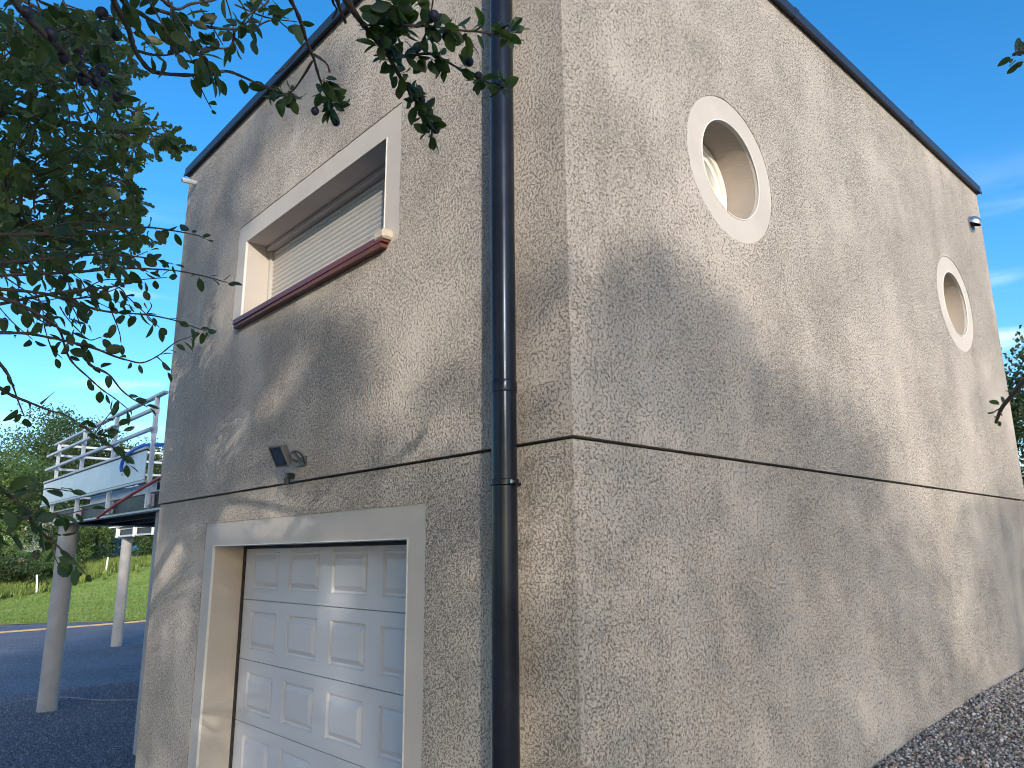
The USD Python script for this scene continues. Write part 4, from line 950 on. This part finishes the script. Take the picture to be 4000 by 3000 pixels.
BS = [((-45, 1120), 60, 4.6, (2.8, 2.8, 2.1), 'pale_leaf', 'yellow-green bush below the far trees at the left edge'), ((48, 1120), 84, 4.2, (2.2, 2.2, 1.8), 'pale_leaf', 'light green bush just above and behind the white truck'),
      ((140, 1180), 61, 3.6, (2.0, 2.0, 1.6), 'dark_leaf', 'dark bush half hidden by the near column'), ((182, 1180), 62, 4.6, (2.2, 2.2, 2.2), 'tree_leaf', 'leafy bush just right of the near column'),
      ((206, 1180), 63, 4.4, (1.7, 1.7, 2.0), 'tree_leaf', 'leafy bush left of the blue tarpaulin'), ((342, 1190), 66, 3.4, (2.2, 2.2, 1.5), 'dark_leaf', 'dark bush between the far column and the house'), ((312, 1190), 64.5, 2.2, (1.3, 1.3, 1.0), 'tree_leaf', 'small bush growing over the right half of the blue tarpaulin'),
      ((58, 1230), 57, 1.1, (2.2, 2.2, .6), 'dark_leaf', 'low dark bush in front of the white truck'), ((112, 1230), 57, 1.8, (1.6, 1.6, .9), 'tree_leaf', 'low bush beside the near column above the lawn'), ((5, 1225), 55, 2.0, (2.2, 2.2, 1.0), 'dark_leaf', 'low dark bush at the left edge above the lawn')]
for i, (uv, d, h, rad, mt, lab) in enumerate(BS):
    tree('bush', lab, 'bush', spot(*uv, d), h, rad, 5500, .14, M[mt], 90 + i, None, .06, False, .55, 'simple', 60)
tree('cedar', 'dark cedar with drooping tufts at the right edge behind the house', 'tree', spot(2262, 1000, 27), 7.0, (1.35, 1.35, 3.0), 7000, .16, M['dark_leaf'], 120, None, .16, False, .60, 'simple', 70)

n = 3600
r2 = np.random.default_rng(21)
ht = r2.uniform(-.6, 1.25, n); back = r2.normal(size=n) * 1.3
X, Y = -51.5 - 10.5 * ht - .8 * back, 5.5 + 12.0 * ht - .6 * back
edge = r2.random(n) < .12
ev = r2.uniform(-22, -4, n); X = np.where(edge, (UL + .3) * NU[0] + ev * NT[0], X); Y = np.where(edge, (UL + .3) * NU[1] + ev * NT[1], Y)
tuft = [TPL['simple']]
a = r2.uniform(0, 6.28, 22); kk = len(a)
V, Fc = leaves_mesh('simple', np.stack([np.cos(a) * .05, np.sin(a) * .05, 0 * a], 1), np.stack([np.cos(a) * .35, np.sin(a) * .35, 1 + 0 * a], 1), np.stack([np.cos(a), np.sin(a), 0 * a - .3], 1), r2.uniform(.25, .55, kk), r2.uniform(0, .9, kk), np.full(kk, .10))
s = np.where(edge, .18, 1.0) * r2.uniform(.5, 1.3, n); rot = r2.uniform(0, 6.28, n)
n2 = 9000; lu, lv = UL + .4 + 24 * r2.random(n2) ** 1.4, r2.uniform(-24, -2, n2)
X = np.append(X, lu * NU[0] + lv * NT[0]); Y = np.append(Y, lu * NU[1] + lv * NT[1]); s = np.append(s, r2.uniform(.10, .26, n2)); rot = np.append(rot, r2.uniform(0, 6.28, n2)); n += n2
instancer('tall_grass', [(joined(V, Fc), M['blade'], False)], np.stack([X, Y, gz(X, Y) + .02], 1), np.stack([np.cos(rot / 2), 0 * rot, 0 * rot, np.sin(rot / 2)], 1), np.stack([s, s, s], 1), np.zeros(n, int), label='rough grass of the lawn, tall along its far edge', cat='grass')

# white truck, sand heap, tarpaulin, far house
p = at(80, 1184, 70); x, y = p[0], p[1]; z = float(gz(np.array([x]), np.array([y]))[0])
ax, ay = R[0][:2] / np.linalg.norm(R[0][:2]), np.array([R[2][0], R[2][1]]) / np.linalg.norm(R[2][:2])


def tk(a, b, c): return (x + ax[0] * a + ay[0] * b, y + ax[1] * a + ay[1] * b, z + c)
def th(pts): return hull([tk(*q) for q in pts])
def tbox(a0, a1, b0, b1, c0, c1): return th([(a, b, c) for a in (a0, a1) for b in (b0, b1) for c in (c0, c1)])
tr = thing('white_truck', 'small white truck cab showing between bushes left of the near column', 'truck')
obj('cab', [tbox(-.75, 1.0, -.8, .8, .55, 1.15), th([(-.75, -.8, 1.1), (.55, -.8, 1.1), (-.6, -.7, 1.95), (.2, -.7, 1.95), (-.75, .8, 1.1), (.55, .8, 1.1), (-.6, .7, 1.95), (.2, .7, 1.95)]), tbox(-.62, .22, -.72, .72, 1.94, 2.02)], M['white_paint'], tr)
obj('window', th([(-.62, -.83, 1.2), (.0, -.83, 1.2), (-.54, -.765, 1.8), (.0, -.765, 1.8), (-.62, -.76, 1.2), (.0, -.76, 1.2), (-.54, -.72, 1.8), (.0, -.72, 1.8)]), M['lamp_glass'], tr)
obj('windscreen', th([(.50, -.68, 1.2), (.26, -.62, 1.85), (.50, .68, 1.2), (.26, .62, 1.85), (.56, -.68, 1.2), (.30, -.62, 1.85), (.56, .68, 1.2), (.30, .62, 1.85)]), M['lamp_glass'], tr)
obj('bed', [tbox(-3.2, -.8, -.8, .8, .75, .85), tbox(-3.2, -.8, -.82, -.76, .85, 1.2), tbox(-3.2, -.8, .76, .82, .85, 1.2)], M['grey_alu'], tr)
for a in (.5, -2.4):
    for b in (-.82, .62):
        obj('wheel', hull([tk(a + .36 * math.cos(q), b + w, .36 + .36 * math.sin(q)) for q in np.linspace(0, 6.28, 18) for w in (0, .2)]), M['rubber'], tr)
p = at(40, 1200, 61); V = []
gx, gy = np.meshgrid(np.linspace(-1, 1, 26), np.linspace(-1, 1, 26), indexing='ij'); rr = np.hypot(gx, gy)
hh = np.maximum(0, 1 - rr) ** 1.1 * 1.5 + (meshkit.fbm(np.stack([gx * 3, gy * 3, gx * 0], -1), 3) - .5) * .25
X, Y = p[0] + gx * 2.6 * ax[0] + gy * 2.0 * ay[0], p[1] + gx * 2.6 * ax[1] + gy * 2.0 * ay[1]
idx = np.arange(26 * 26).reshape(26, 26); q4_ = np.stack([idx[:-1, :-1], idx[1:, :-1], idx[1:, 1:], idx[:-1, 1:]], -1).reshape(-1, 4)
obj('sand_heap', (np.stack([X, Y, gz(X, Y) + hh - .1], -1).reshape(-1, 3), q4_), M['sand'], smooth=True, label='heap of pale sand at the far left below the white truck', cat='heap')
p = at(270, 1190, 66); g2 = np.maximum(np.abs(gx), np.abs(gy))
hh = np.clip((1 - g2) * 3.2, 0, 1) ** .8 * (1.75 - .35 * np.abs(gx)) + (meshkit.fbm(np.stack([gx * 4, gy * 4, gx * 0 + 2], -1), 3, 4) - .5) * .28
X, Y = p[0] + gx * 2.1 * ax[0] + gy * 1.4 * ay[0], p[1] + gx * 2.1 * ax[1] + gy * 1.4 * ay[1]
tp = obj('tarpaulin', (np.stack([X, Y, gz(X, Y) + hh - .05], -1).reshape(-1, 3), q4_), M['tarp'], smooth=True, label='crumpled blue tarpaulin over a pile behind the far column', cat='tarpaulin')
p = at(172, 1140, 84); x, y = p[0], p[1]; z = float(gz(np.array([x]), np.array([y]))[0])
fh = thing('far_house', 'distant house with red tiled roof glimpsed between the far trees', 'house')
obj('wall', tbox(-4, 4, -3, 3, -.3, 2.8), M['smooth'], fh)
obj('roof', th([(-4.3, -3.4, 2.8), (4.3, -3.4, 2.8), (-4.3, 3.4, 2.8), (4.3, 3.4, 2.8), (-4.3, 0, 4.4), (4.3, 0, 4.4)]), M['roof_tile'], fh)
for a in (-2.6, 0, 2.6): obj('window', tbox(a - .5, a + .5, -3.03, -2.97, 1.0, 2.2), M['lamp_glass'], fh)
